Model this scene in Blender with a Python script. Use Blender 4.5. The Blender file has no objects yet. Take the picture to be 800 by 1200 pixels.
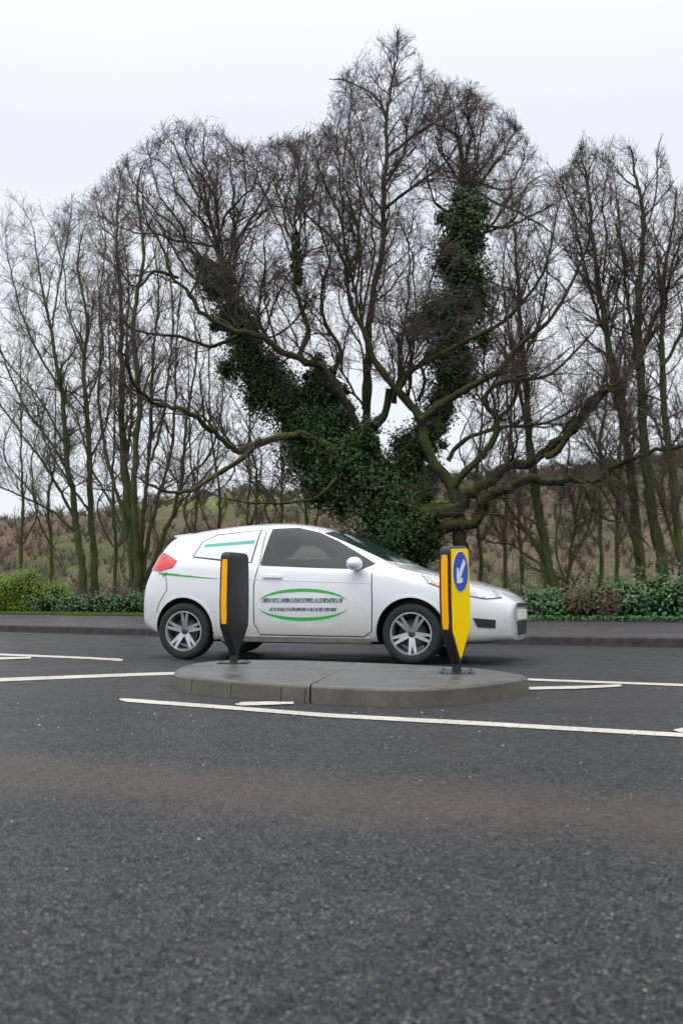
import bpy, bmesh, math, random
import numpy as np
from mathutils import Vector, Matrix
from mathutils.bvhtree import BVHTree
from mathutils.geometry import delaunay_2d_cdt
random.seed(7); RNG = np.random.default_rng(7)
R = math.radians
C = bpy.context.scene.collection
scene = bpy.context.scene

# ------------------------------------------------------------------ camera, world, sun, exposure
H = 0.66; F = 1167.0; PITCH = math.atan(100/F)
cam_d = bpy.data.cameras.new('camera'); cam = bpy.data.objects.new('camera', cam_d); C.objects.link(cam)
cam.location = (0, 0, H); cam.rotation_euler = (R(90)+PITCH, 0, 0)
cam_d.sensor_fit = 'HORIZONTAL'; cam_d.sensor_width = 24.0; cam_d.lens = F/800*24
cam_d.clip_start = 0.05; cam_d.clip_end = 3000
cam_d.dof.use_dof = True; cam_d.dof.focus_distance = 8.2; cam_d.dof.aperture_fstop = 4.2
scene.camera = cam

SUN_EL, SUN_ROT = 50, 200
w = bpy.data.worlds.new('World'); scene.world = w; w.use_nodes = True
nt = w.node_tree; N = nt.nodes; L = nt.links; N.clear()
out = N.new('ShaderNodeOutputWorld'); bg = N.new('ShaderNodeBackground'); bg.inputs['Strength'].default_value = 0.1
sky = N.new('ShaderNodeTexSky'); sky.sky_type = 'NISHITA'; sky.sun_disc = False
sky.sun_elevation = R(SUN_EL); sky.sun_rotation = R(SUN_ROT)
tc = N.new('ShaderNodeTexCoord'); sep = N.new('ShaderNodeSeparateXYZ'); L.new(tc.outputs['Generated'], sep.inputs[0])
ramp = N.new('ShaderNodeValToRGB'); L.new(sep.outputs['Z'], ramp.inputs[0])
e = ramp.color_ramp.elements
e[0].position = 0.0; e[0].color = (0.36, 0.385, 0.42, 1)
e[1].position = 1.0; e[1].color = (1.3, 1.3, 1.3, 1)
for p, c in ((0.25, (0.385, 0.40, 0.425, 1)), (0.42, (0.355, 0.375, 0.42, 1)), (0.6, (0.44, 0.46, 0.50, 1)), (0.8, (1.0, 1.02, 1.05, 1))):
    q = e.new(p); q.color = c
nz = N.new('ShaderNodeTexNoise'); nz.inputs['Scale'].default_value = 2.2; nz.inputs['Detail'].default_value = 5
L.new(tc.outputs['Generated'], nz.inputs['Vector'])
mr = N.new('ShaderNodeMapRange'); mr.inputs['To Min'].default_value = 23.0; mr.inputs['To Max'].default_value = 26.5
L.new(nz.outputs['Fac'], mr.inputs['Value'])
mul = N.new('ShaderNodeVectorMath'); mul.operation = 'SCALE'; L.new(ramp.outputs['Color'], mul.inputs[0]); L.new(mr.outputs[0], mul.inputs['Scale'])
mix = N.new('ShaderNodeMixRGB'); mix.inputs['Fac'].default_value = 0.94
L.new(sky.outputs[0], mix.inputs[1]); L.new(mul.outputs[0], mix.inputs[2])
L.new(mix.outputs[0], bg.inputs['Color']); L.new(bg.outputs[0], out.inputs[0])
sd = bpy.data.lights.new('sun', 'SUN'); sd.energy = 0.7; sd.angle = R(40); sd.color = (1, 0.97, 0.93)
sun = bpy.data.objects.new('sun', sd); C.objects.link(sun)
sun.rotation_euler = (R(90-SUN_EL), 0, R(180-SUN_ROT))
vs = scene.view_settings
vs.view_transform = 'Standard'; vs.look = 'None'; vs.exposure = 0.0; vs.gamma = 1.0; vs.use_curve_mapping = False
scene.cycles.max_bounces = 6; scene.cycles.diffuse_bounces = 3; scene.cycles.glossy_bounces = 3

# ------------------------------------------------------------------ measuring helpers: photo pixel -> place
CP, SP = math.cos(PITCH), math.sin(PITCH)
def ray(px, py):
    dx = (px-400)/F; dy = (600-py)/F
    return Vector((dx, CP - dy*SP, SP + dy*CP))
def G(px, py, z=0.0):
    r = ray(px, py); t = (z-H)/r.z
    return Vector((r.x*t, r.y*t, z))
def P(px, py, Y):
    r = ray(px, py); t = Y/r.y
    return Vector((r.x*t, Y, H + r.z*t))
def pix(p):
    x, y, z = p[0], p[1], p[2]-H
    d = y*CP + z*SP; u = -y*SP + z*CP
    return 400+F*x/d, 600-F*u/d

# ------------------------------------------------------------------ materials
def mk(name):
    m = bpy.data.materials.new(name); m.use_nodes = True
    return m, m.node_tree.nodes, m.node_tree.links, m.node_tree.nodes['Principled BSDF']
def simple(name, col, rough=0.5, metal=0.0, var=0.0, scale=20, bump=0.0, spec=None, coat=0):
    m, n, l, b = mk(name)
    b.inputs['Roughness'].default_value = rough; b.inputs['Metallic'].default_value = metal
    b.inputs['Base Color'].default_value = (*col, 1)
    if spec is not None: b.inputs['Specular IOR Level'].default_value = spec
    if coat: b.inputs['Coat Weight'].default_value = coat; b.inputs['Coat Roughness'].default_value = 0.06
    if var or bump:
        t = n.new('ShaderNodeTexCoord'); z = n.new('ShaderNodeTexNoise'); z.inputs['Scale'].default_value = scale; z.inputs['Detail'].default_value = 6
        l.new(t.outputs['Object'], z.inputs['Vector'])
        if var:
            r = n.new('ShaderNodeValToRGB'); l.new(z.outputs['Fac'], r.inputs[0])
            r.color_ramp.elements[0].position = 0.3; r.color_ramp.elements[1].position = 0.7
            r.color_ramp.elements[0].color = tuple(c*(1-var) for c in col)+(1,)
            r.color_ramp.elements[1].color = tuple(min(1, c*(1+var)) for c in col)+(1,)
            l.new(r.outputs[0], b.inputs['Base Color'])
        if bump:
            bp = n.new('ShaderNodeBump'); bp.inputs['Strength'].default_value = bump; bp.inputs['Distance'].default_value = 0.01
            l.new(z.outputs['Fac'], bp.inputs['Height']); l.new(bp.outputs[0], b.inputs['Normal'])
    return m
def ramp_node(n, l, src, stops):
    r = n.new('ShaderNodeValToRGB'); l.new(src, r.inputs[0])
    el = r.color_ramp.elements
    el[0].position, el[0].color = stops[0][0], (*stops[0][1], 1)
    el[1].position, el[1].color = stops[-1][0], (*stops[-1][1], 1)
    for p, c in stops[1:-1]:
        q = el.new(p); q.color = (*c, 1)
    return r
def g3(v): return (v, v, v)
def mixc(n, l, fac, a, b, mode='MIX'):
    m = n.new('ShaderNodeMixRGB'); m.blend_type = mode
    for i, s in ((0, fac), (1, a), (2, b)):
        if isinstance(s, (int, float)): m.inputs[i].default_value = s
        elif isinstance(s, tuple): m.inputs[i].default_value = (*s, 1)
        else: l.new(s, m.inputs[i])
    return m.outputs[0]
def noise(n, l, vec, scale, detail=4, rough=0.55):
    z = n.new('ShaderNodeTexNoise'); z.inputs['Scale'].default_value = scale; z.inputs['Detail'].default_value = detail
    z.inputs['Roughness'].default_value = rough; l.new(vec, z.inputs['Vector']); return z.outputs['Fac']
def math_n(n, l, op, a, b=None, clamp=False):
    m = n.new('ShaderNodeMath'); m.operation = op; m.use_clamp = clamp
    for i, s in enumerate((a, b)):
        if s is None: continue
        if isinstance(s, (int, float)): m.inputs[i].default_value = s
        else: l.new(s, m.inputs[i])
    return m.outputs[0]

def asphalt(name, base, grain_scale=225, speck=0.9, dirt=None, wet=0.0, bump=1.0):
    m, n, l, b = mk(name)
    t = n.new('ShaderNodeTexCoord'); v = t.outputs['Object']
    vo = n.new('ShaderNodeTexVoronoi'); vo.inputs['Scale'].default_value = grain_scale; l.new(v, vo.inputs['Vector'])
    sp = n.new('ShaderNodeSeparateColor'); l.new(vo.outputs['Color'], sp.inputs[0])
    b0, b1 = base
    c1 = ramp_node(n, l, sp.outputs[0], ((0.0, tuple(x*0.30 for x in b0)), (0.35, tuple(x*0.7 for x in b0)), (0.70, b0), (0.88, tuple(x*1.9 for x in b1)), (0.965, (0.13*speck, 0.122*speck, 0.112*speck)), (1.0, (0.32*speck, 0.30*speck, 0.27*speck)))).outputs[0]
    # larger stones of slightly other colours
    vo2 = n.new('ShaderNodeTexVoronoi'); vo2.inputs['Scale'].default_value = grain_scale*0.5; l.new(v, vo2.inputs['Vector'])
    s2 = n.new('ShaderNodeSeparateColor'); l.new(vo2.outputs['Color'], s2.inputs[0])
    c2 = ramp_node(n, l, s2.outputs[1], ((0.0, g3(0.66)), (0.5, g3(1.0)), (0.8, (1.15, 1.13, 1.1)), (0.95, (1.5, 1.36, 1.2)), (1, (1.9, 1.6, 1.35)))).outputs[0]
    c = mixc(n, l, 1.0, c1, c2, 'MULTIPLY')
    mp0 = n.new('ShaderNodeMapping'); mp0.inputs['Rotation'].default_value = (0, 0, R(-24)); mp0.inputs['Scale'].default_value = (0.25, 1.6, 1); l.new(v, mp0.inputs[0])
    big = ramp_node(n, l, noise(n, l, mp0.outputs[0], 1.0, 5), ((0.3, g3(0.80)), (0.7, g3(1.18)))).outputs[0]
    c = mixc(n, l, 1.0, c, big, 'MULTIPLY')
    mid = ramp_node(n, l, noise(n, l, v, 7.0, 6, 0.7), ((0.30, g3(0.60)), (0.46, g3(0.97)), (0.8, g3(1.22)))).outputs[0]
    c = mixc(n, l, 1.0, c, mid, 'MULTIPLY')
    for (x0, y0, ang, halfw), col, amt in (dirt or []):
        mp = n.new('ShaderNodeMapping'); mp.vector_type = 'TEXTURE'
        mp.inputs['Location'].default_value = (x0, y0, 0); mp.inputs['Rotation'].default_value = (0, 0, ang); l.new(v, mp.inputs[0])
        sx = n.new('ShaderNodeSeparateXYZ'); l.new(mp.outputs[0], sx.inputs[0])
        wob = math_n(n, l, 'MULTIPLY', math_n(n, l, 'SUBTRACT', noise(n, l, v, 1.3, 3), 0.5), halfw*1.6)
        d = math_n(n, l, 'ABSOLUTE', math_n(n, l, 'ADD', sx.outputs['Y'], wob))
        k = n.new('ShaderNodeMapRange'); k.interpolation_type = 'SMOOTHERSTEP'; l.new(d, k.inputs[0])
        k.inputs['From Min'].default_value = 0.0; k.inputs['From Max'].default_value = halfw*1.6; k.inputs['To Min'].default_value = amt; k.inputs['To Max'].default_value = 0
        k2 = math_n(n, l, 'MULTIPLY', k.outputs[0], ramp_node(n, l, noise(n, l, v, 30, 4, 0.7), ((0.2, g3(0.45)), (0.7, g3(1)))).outputs[0])
        c = mixc(n, l, k2, c, col)
    l.new(c, b.inputs['Base Color'])
    vo3 = n.new('ShaderNodeTexVoronoi'); vo3.inputs['Scale'].default_value = 55; l.new(v, vo3.inputs['Vector'])
    s3 = n.new('ShaderNodeSeparateColor'); l.new(vo3.outputs['Color'], s3.inputs[0])
    spv = math_n(n, l, 'MULTIPLY', ramp_node(n, l, sp.outputs[2], ((0.0, g3(0.05)), (0.5, g3(0.28)), (1.0, g3(0.85)))).outputs[0], ramp_node(n, l, s3.outputs[0], ((0.0, g3(0.45)), (1.0, g3(1.35)))).outputs[0])
    l.new(spv, b.inputs['Specular IOR Level'])
    rr = ramp_node(n, l, noise(n, l, v, 3.0, 4), ((0.3, g3(0.33-wet)), (0.7, g3(0.47-wet)))).outputs[0]
    l.new(rr, b.inputs['Roughness'])
    h = math_n(n, l, 'ADD', vo.outputs['Distance'], math_n(n, l, 'MULTIPLY', sp.outputs[1], 0.6))
    bp = n.new('ShaderNodeBump'); bp.inputs['Strength'].default_value = bump; bp.inputs['Distance'].default_value = 0.006
    l.new(h, bp.inputs['Height']); l.new(bp.outputs[0], b.inputs['Normal'])
    return m

pA, pB = G(0, 905), G(800, 962); pC = G(410, 806)
dang = math.atan2(pB.y-pA.y, pB.x-pA.x)
M_ROAD = asphalt('road_asphalt', ((0.022, 0.026, 0.033), (0.036, 0.040, 0.046)), dirt=[(((pA.x+pB.x)/2, (pA.y+pB.y)/2, dang, 0.42), (0.108, 0.078, 0.058), 0.70), ((pC.x, pC.y, R(-25), 1.3), (0.060, 0.050, 0.045), 0.5)])
#M_HATCH = asphalt('road_asphalt_between_lines', ((0.070, 0.064, 0.062), (0.09, 0.082, 0.076)), grain_scale=150)
M_PAVE = asphalt('pavement_asphalt', ((0.066, 0.060, 0.068), (0.085, 0.080, 0.088)), grain_scale=110, speck=0.6)
M_KERB = simple('kerb_stone', (0.035, 0.029, 0.027), 0.8, var=0.45, scale=9, bump=0.4)

def paint_mat():
    m, n, l, b = mk('worn_road_paint'); t = n.new('ShaderNodeTexCoord'); v = t.outputs['Object']
    a = ramp_node(n, l, noise(n, l, v, 60, 5, 0.75), ((0.36, (0.12, 0.115, 0.10)), (0.47, (0.50, 0.475, 0.42)), (0.7, (0.66, 0.635, 0.57)))).outputs[0]
    bb = ramp_node(n, l, noise(n, l, v, 3.0, 4), ((0.3, g3(0.8)), (0.7, g3(1.03)))).outputs[0]
    l.new(mixc(n, l, 1.0, a, bb, 'MULTIPLY'), b.inputs['Base Color']); b.inputs['Roughness'].default_value = 0.6
    return m
M_PAINT = paint_mat()
def concrete_mat():
    m, n, l, b = mk('wet_concrete'); t = n.new('ShaderNodeTexCoord'); v = t.outputs['Object']
    a = ramp_node(n, l, noise(n, l, v, 5, 6, 0.65), ((0.25, (0.060, 0.059, 0.057)), (0.5, (0.088, 0.086, 0.082)), (0.75, (0.120, 0.117, 0.11)))).outputs[0]
    f = ramp_node(n, l, noise(n, l, v, 160, 2), ((0.3, g3(0.8)), (0.55, g3(1)), (0.75, g3(1.25)))).outputs[0]
    geo = n.new('ShaderNodeNewGeometry'); sx = n.new('ShaderNodeSeparateXYZ'); l.new(geo.outputs['Normal'], sx.inputs[0])
    side = ramp_node(n, l, math_n(n, l, 'ABSOLUTE', sx.outputs['Z']), ((0.5, (1.05, 0.93, 0.72)), (0.9, (1, 1.0, 1.02)))).outputs[0]
    # brown drip stains and green grime on the upright faces
    mp = n.new('ShaderNodeMapping'); mp.inputs['Scale'].default_value = (1, 1, 0.12); l.new(v, mp.inputs[0])
    st = ramp_node(n, l, noise(n, l, mp.outputs[0], 26, 5, 0.7), ((0.3, (0.80, 0.76, 0.70)), (0.55, g3(1)), (0.8, g3(1.08)))).outputs[0]
    c = mixc(n, l, 1.0, mixc(n, l, 1.0, a, f, 'MULTIPLY'), side, 'MULTIPLY')
    inv = ramp_node(n, l, math_n(n, l, 'ABSOLUTE', sx.outputs['Z']), ((0.5, g3(1)), (0.9, g3(0)))).outputs[0]
    c = mixc(n, l, inv, c, mixc(n, l, 1.0, c, st, 'MULTIPLY'))
    l.new(c, b.inputs['Base Color'])
    l.new(ramp_node(n, l, noise(n, l, v, 2.5, 4), ((0.35, g3(0.24)), (0.65, g3(0.48)))).outputs[0], b.inputs['Roughness'])
    bp = n.new('ShaderNodeBump'); bp.inputs['Strength'].default_value = 0.3; bp.inputs['Distance'].default_value = 0.004
    l.new(noise(n, l, v, 90, 5), bp.inputs['Height']); l.new(bp.outputs[0], b.inputs['Normal'])
    return m
M_CONC = concrete_mat()

def bark_mat(name, bark, moss, amt, red=0):
    m, n, l, b = mk(name); t = n.new('ShaderNodeTexCoord'); v = t.outputs['Object']
    mp = n.new('ShaderNodeMapping'); mp.inputs['Scale'].default_value = (1, 1, 0.3); l.new(v, mp.inputs[0])
    c = ramp_node(n, l, noise(n, l, mp.outputs[0], 14, 6, 0.7), ((0.3, tuple(x*0.55 for x in bark)), (0.55, bark), (0.8, tuple(x*1.5 for x in bark)))).outputs[0]
    geo = n.new('ShaderNodeNewGeometry'); sx = n.new('ShaderNodeSeparateXYZ'); l.new(geo.outputs['Normal'], sx.inputs[0])
    up = math_n(n, l, 'ADD', math_n(n, l, 'MULTIPLY', sx.outputs['Z'], 0.3), noise(n, l, v, 2.2, 5, 0.6))
    k = ramp_node(n, l, up, ((0.62-amt*0.4, g3(0)), (0.80-amt*0.35, g3(1)))).outputs[0]
    mc = ramp_node(n, l, noise(n, l, v, 25, 3), ((0.3, tuple(x*0.6 for x in moss)), (0.7, tuple(x*1.35 for x in moss)))).outputs[0]
    l.new(mixc(n, l, k, c, mc), b.inputs['Base Color']); b.inputs['Roughness'].default_value = 0.9
    b.inputs['Specular IOR Level'].default_value = 0.2
    bp = n.new('ShaderNodeBump'); bp.inputs['Strength'].default_value = 0.7; bp.inputs['Distance'].default_value = 0.02
    l.new(noise(n, l, mp.outputs[0], 22, 5), bp.inputs['Height']); l.new(bp.outputs[0], b.inputs['Normal'])
    return m
M_BARK = bark_mat('mossy_bark', (0.046, 0.041, 0.027), (0.048, 0.070, 0.014), 0.62)
M_BARK2 = bark_mat('grey_green_bark', (0.084, 0.076, 0.050), (0.064, 0.090, 0.024), 0.66)
M_BARK3 = bark_mat('thick_moss_bark', (0.032, 0.028, 0.018), (0.062, 0.086, 0.012), 0.34)
M_TWIG = simple('dark_twig', (0.098, 0.070, 0.064), 0.85, var=0.35, scale=1.5, spec=0.2)
M_TWIG2 = simple('brown_twig', (0.115, 0.088, 0.064), 0.85, var=0.35, scale=1.5, spec=0.2)
M_TWIG3 = simple('grey_twig', (0.110, 0.105, 0.072), 0.85, var=0.35, scale=1.5, spec=0.2)

def leaf_mat(name, c0, c1, c2, rough=0.45, trans=0.0, spec=0.5):
    m, n, l, b = mk(name)
    a = n.new('ShaderNodeAttribute'); a.attribute_name = 'var'
    l.new(ramp_node(n, l, a.outputs['Fac'], ((0.0, c0), (0.6, c1), (1.0, c2))).outputs[0], b.inputs['Base Color'])
    b.inputs['Roughness'].default_value = rough; b.inputs['Specular IOR Level'].default_value = spec
    return m
M_IVY = leaf_mat('ivy_leaf', (0.012, 0.034, 0.008), (0.024, 0.068, 0.014), (0.065, 0.120, 0.022), 0.42, spec=0.35)
M_IVYH = leaf_mat('hedge_leaf', (0.018, 0.058, 0.018), (0.040, 0.125, 0.032), (0.090, 0.195, 0.045), 0.4)
M_DEAD = leaf_mat('dead_leaf', (0.06, 0.038, 0.022), (0.10, 0.065, 0.038), (0.14, 0.095, 0.055), 0.8)
M_BUSH = leaf_mat('bush_leaf', (0.08, 0.15, 0.008), (0.15, 0.26, 0.012), (0.26, 0.36, 0.03), 0.55)
M_GRASS = leaf_mat('grass_blade', (0.05, 0.12, 0.008), (0.09, 0.20, 0.012), (0.16, 0.24, 0.03), 0.6)
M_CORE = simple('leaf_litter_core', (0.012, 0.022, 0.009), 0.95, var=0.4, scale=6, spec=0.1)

# ------------------------------------------------------------------ object helpers
def link(name, me, mats, parent=None, loc=None):
    o = bpy.data.objects.new(name, me); C.objects.link(o)
    for m in (mats if isinstance(mats, (list, tuple)) else [mats]): me.materials.append(m)
    if parent: o.parent = parent
    if loc is not None: o.location = loc
    return o
def np_mesh(name, V, Fc, var=None, smooth=True):
    V = np.asarray(V, dtype=np.float32); Fc = np.asarray(Fc, dtype=np.int32)
    me = bpy.data.meshes.new(name); k = Fc.shape[1]
    me.vertices.add(len(V)); me.vertices.foreach_set('co', V.ravel())
    me.loops.add(Fc.size); me.loops.foreach_set('vertex_index', Fc.ravel())
    me.polygons.add(len(Fc)); me.polygons.foreach_set('loop_start', np.arange(0, Fc.size, k, dtype=np.int32))
    me.polygons.foreach_set('loop_total', np.full(len(Fc), k, dtype=np.int32))
    me.update(calc_edges=True)
    me.polygons.foreach_set('use_smooth', np.full(len(Fc), smooth, dtype=bool))
    if var is not None:
        a = me.attributes.new('var', 'FLOAT', 'FACE'); a.data.foreach_set('value', np.asarray(var, dtype=np.float32))
    return me
def py_mesh(name, V, Fc, smooth=False):
    me = bpy.data.meshes.new(name); me.from_pydata([tuple(v) for v in V], [], Fc); me.update()
    if smooth:
        for p in me.polygons: p.use_smooth = True
    return me
def bm_mesh(name, bm, smooth=False):
    me = bpy.data.meshes.new(name); bmesh.ops.recalc_face_normals(bm, faces=bm.faces[:]); bm.to_mesh(me); bm.free()
    if smooth:
        for p in me.polygons: p.use_smooth = True
    return me
def tag(o, label=None, cat=None, group=None, kind=None):
    if label: o['label'] = label
    if cat: o['category'] = cat
    if group: o['group'] = group
    if kind: o['kind'] = kind
    return o
def empty(name, loc, rz=0):
    o = bpy.data.objects.new(name, None); C.objects.link(o); o.location = loc; o.rotation_euler = (0, 0, rz)
    o.empty_display_size = 0.3
    return o

def tubes(paths, sides):
    """paths: list of (pts[n,3], rad[n]) all tapered tubes; returns V, F"""
    byn = {}
    for p, r in paths: byn.setdefault(len(p), []).append((p, r))
    VV, FF, base = [], [], 0
    for n, lst in byn.items():
        A = np.array([p for p, _ in lst], dtype=np.float64); Rr = np.array([r for _, r in lst], dtype=np.float64)
        m = len(lst)
        T = np.empty_like(A); T[:, 1:-1] = A[:, 2:]-A[:, :-2]; T[:, 0] = A[:, 1]-A[:, 0]; T[:, -1] = A[:, -1]-A[:, -2]
        T /= np.maximum(np.linalg.norm(T, axis=2, keepdims=True), 1e-9)
        ov = A[:, -1]-A[:, 0]; ref = np.tile(np.array([0.31, 0.87, 0.38]), (m, 1))
        ovn = ov/np.maximum(np.linalg.norm(ov, axis=1, keepdims=True), 1e-9)
        bad = np.abs((ovn*ref).sum(1)) > 0.85; ref[bad] = np.array([0.9, -0.3, 0.3])
        U = np.cross(T, ref[:, None, :]); U /= np.maximum(np.linalg.norm(U, axis=2, keepdims=True), 1e-9)
        W = np.cross(T, U)
        an = np.arange(sides)*2*math.pi/sides
        V = A[:, :, None, :] + Rr[:, :, None, None]*(U[:, :, None, :]*np.cos(an)[None, None, :, None] + W[:, :, None, :]*np.sin(an)[None, None, :, None])
        VV.append(V.reshape(-1, 3))
        i = np.arange(m)[:, None, None]*n*sides; j = np.arange(n-1)[None, :, None]*sides; k = np.arange(sides)[None, None, :]; k2 = (k+1) % sides
        f = np.stack([i+j+k, i+j+k2, i+j+sides+k2, i+j+sides+k], axis=-1).reshape(-1, 4)+base
        FF.append(f); base += m*n*sides
    return np.concatenate(VV), np.concatenate(FF)

def leaves(centres, sizes, outward=None, fold=0.25, aspect=0.75):
    n = len(centres)
    nrm = RNG.normal(size=(n, 3)); nrm /= np.linalg.norm(nrm, axis=1, keepdims=True)
    if outward is not None: nrm = nrm*0.75+outward*0.9; nrm /= np.linalg.norm(nrm, axis=1, keepdims=True)
    a = np.cross(nrm, RNG.normal(size=(n, 3))); a /= np.maximum(np.linalg.norm(a, axis=1, keepdims=True), 1e-9)
    b = np.cross(nrm, a); s = sizes[:, None]
    V = np.stack([centres-a*s*0.5, centres+b*s*aspect*0.5-nrm*s*fold*0.3, centres+a*s*0.55, centres-b*s*aspect*0.5-nrm*s*fold*0.3], axis=1)
    Fq = np.arange(n*4).reshape(n, 4)
    Ft = np.concatenate([Fq[:, [0, 1, 2]], Fq[:, [0, 2, 3]]])
    v = RNG.random(n)
    return V.reshape(-1, 3), Ft, np.concatenate([v, v])

# ------------------------------------------------------------------ road, kerb, pavement, terrain
kp = [G(0, 740), G(85, 742.2), G(170, 745), G(350, 750.0), G(500, 753.5), G(626, 756), G(720, 757.5), G(800, 758.6)]
kp = [(p.x, p.y) for p in kp]
ts = (kp[1][0]-kp[0][0], kp[1][1]-kp[0][1]); a0 = math.atan2(-ts[1], -ts[0]) if False else R(149)
left = []; x, y = kp[0]; a = R(148)
for i in range(60):
    x += 2*math.cos(a); y += 2*math.sin(a); left.append((x, y))
right = []; x, y = kp[-1]; a = R(-17)
for i in range(60):
    x += 2*math.cos(a); y += 2*math.sin(a); right.append((x, y)); a += R(0.3) if a < R(-6) else 0
raw = np.array(left[::-1]+kp+right)
# resample + smooth
sL = np.concatenate([[0], np.cumsum(np.hypot(*np.diff(raw, axis=0).T))])
st_ = np.arange(0, sL[-1], 0.5)
K = np.stack([np.interp(st_, sL, raw[:, 0]), np.interp(st_, sL, raw[:, 1])], 1)
for _ in range(14): K[1:-1] = (K[:-2]+2*K[1:-1]+K[2:])/4
Tn = np.gradient(K, axis=0); Tn /= np.linalg.norm(Tn, axis=1, keepdims=True)
Nn = np.stack([-Tn[:, 1], Tn[:, 0]], 1)      # away from the road
def koff(d): return K+Nn*d
def strip(name, offs, mat, kind='structure', label=None, uvsub=1):
    V, Fc = [], []; n = len(K)
    for d, z in offs:
        o = koff(d); V += [(o[i, 0], o[i, 1], z) for i in range(n)]
    for k in range(len(offs)-1):
        for i in range(n-1): Fc.append((k*n+i, k*n+i+1, (k+1)*n+i+1, (k+1)*n+i))
    o = link(name, py_mesh(name, V, Fc), mat); tag(o, kind=kind); return o
def signed_d(X, Y):
    """distance beyond the far kerb (positive away from the camera)"""
    q = np.stack([X.ravel(), Y.ravel()], 1); res = np.empty(len(q)); Ks, Ns = K[::2], Nn[::2]
    for i in range(0, len(q), 4000):
        dd = q[i:i+4000, None, :]-Ks[None]; idx = (dd**2).sum(2).argmin(1)
        res[i:i+4000] = (dd[np.arange(len(idx)), idx]*Ns[idx]).sum(1)
    return res.reshape(X.shape)
# road sheet: from the far kerb to well behind the camera
strip('road', [(0.02, 0.0), (-3, 0.0), (-7, 0.0), (-12, 0.0), (-22, 0.0)], M_ROAD)
strip('kerb', [(0.0, -0.02), (0.012, 0.105), (0.03, 0.122), (0.14, 0.126)], M_KERB)
strip('pavement', [(0.143, 0.121), (1.3, 0.19), (2.55, 0.262)], M_PAVE)
strip('pavement_edging', [(2.55, 0.20), (2.553, 0.285), (2.60, 0.285), (2.602, 0.2)], M_KERB)

strip('verge', [(2.602, 0.262), (3.4, 0.268), (4.6, 0.27)], simple('verge_soil', (0.050, 0.052, 0.022), 0.95, var=0.5, scale=7))
def ridge_h(u):   # height of the far hill by viewing direction (x/y)
    us = [-1.2, -0.55, -0.36, -0.30, -0.23, -0.17, -0.10, -0.02, 0.08, 0.16, 0.25, 0.34, 0.5, 1.2]
    py = [650, 636, 622, 613, 603, 588, 580, 577, 572, 562, 553, 546, 548, 575]
    return np.interp(u, us, [(700-v)/F for v in py])
def terrain_z(X, Y):
    d = signed_d(X, Y)
    z = np.where(d < 1.2, -0.03, np.where(d < 3.6, 0.05, 0.262))
    k = np.clip((d-5.5)/22, 0, 1); k = k*k*(3-2*k)
    zz = z - 4.5*k
    Yc = np.maximum(Y, 1); u = np.clip(X/Yc, -1.3, 1.3)
    r = np.hypot(X, Y); rise = np.clip((r-42)/95, 0, 1); rise = rise*rise*(3-2*rise)*np.clip(Y/25, 0, 1)
    zz = np.where(d > 5.5, zz*(1-rise)+rise*(H+ridge_h(u)*np.minimum(r, 150)*(1+0.02*np.sin(u*21)+0.012*np.sin(u*57+1))), z)
    lump = 0.5*np.sin(X*0.21+1)*np.cos(Y*0.17)+0.25*np.sin(X*0.53)*np.sin(Y*0.4+2)
    zz = zz + lump*np.clip((d-20)/40, 0, 1)*1.2
    far = np.clip((r-170)/300, 0, 1); zz = zz - far*np.maximum(zz+5, 0)*0.9
    return zz
gx = np.concatenate([np.linspace(-1500, -130, 12), np.linspace(-120, -25, 40), np.linspace(-24, 24, 80), np.linspace(25, 120, 40), np.linspace(130, 1500, 12)])
gy = np.concatenate([np.linspace(-1200, -30, 8), np.linspace(-20, 10, 12), np.linspace(10.6, 34, 64), np.linspace(35, 170, 60), np.linspace(185, 1800, 16)])
XX, YY = np.meshgrid(gx, gy); ZZ = terrain_z(XX, YY)
nx, ny = len(gx), len(gy)
idx = np.arange(nx*ny).reshape(ny, nx)
Fq = np.stack([idx[:-1, :-1], idx[:-1, 1:], idx[1:, 1:], idx[1:, :-1]], -1).reshape(-1, 4)
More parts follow.
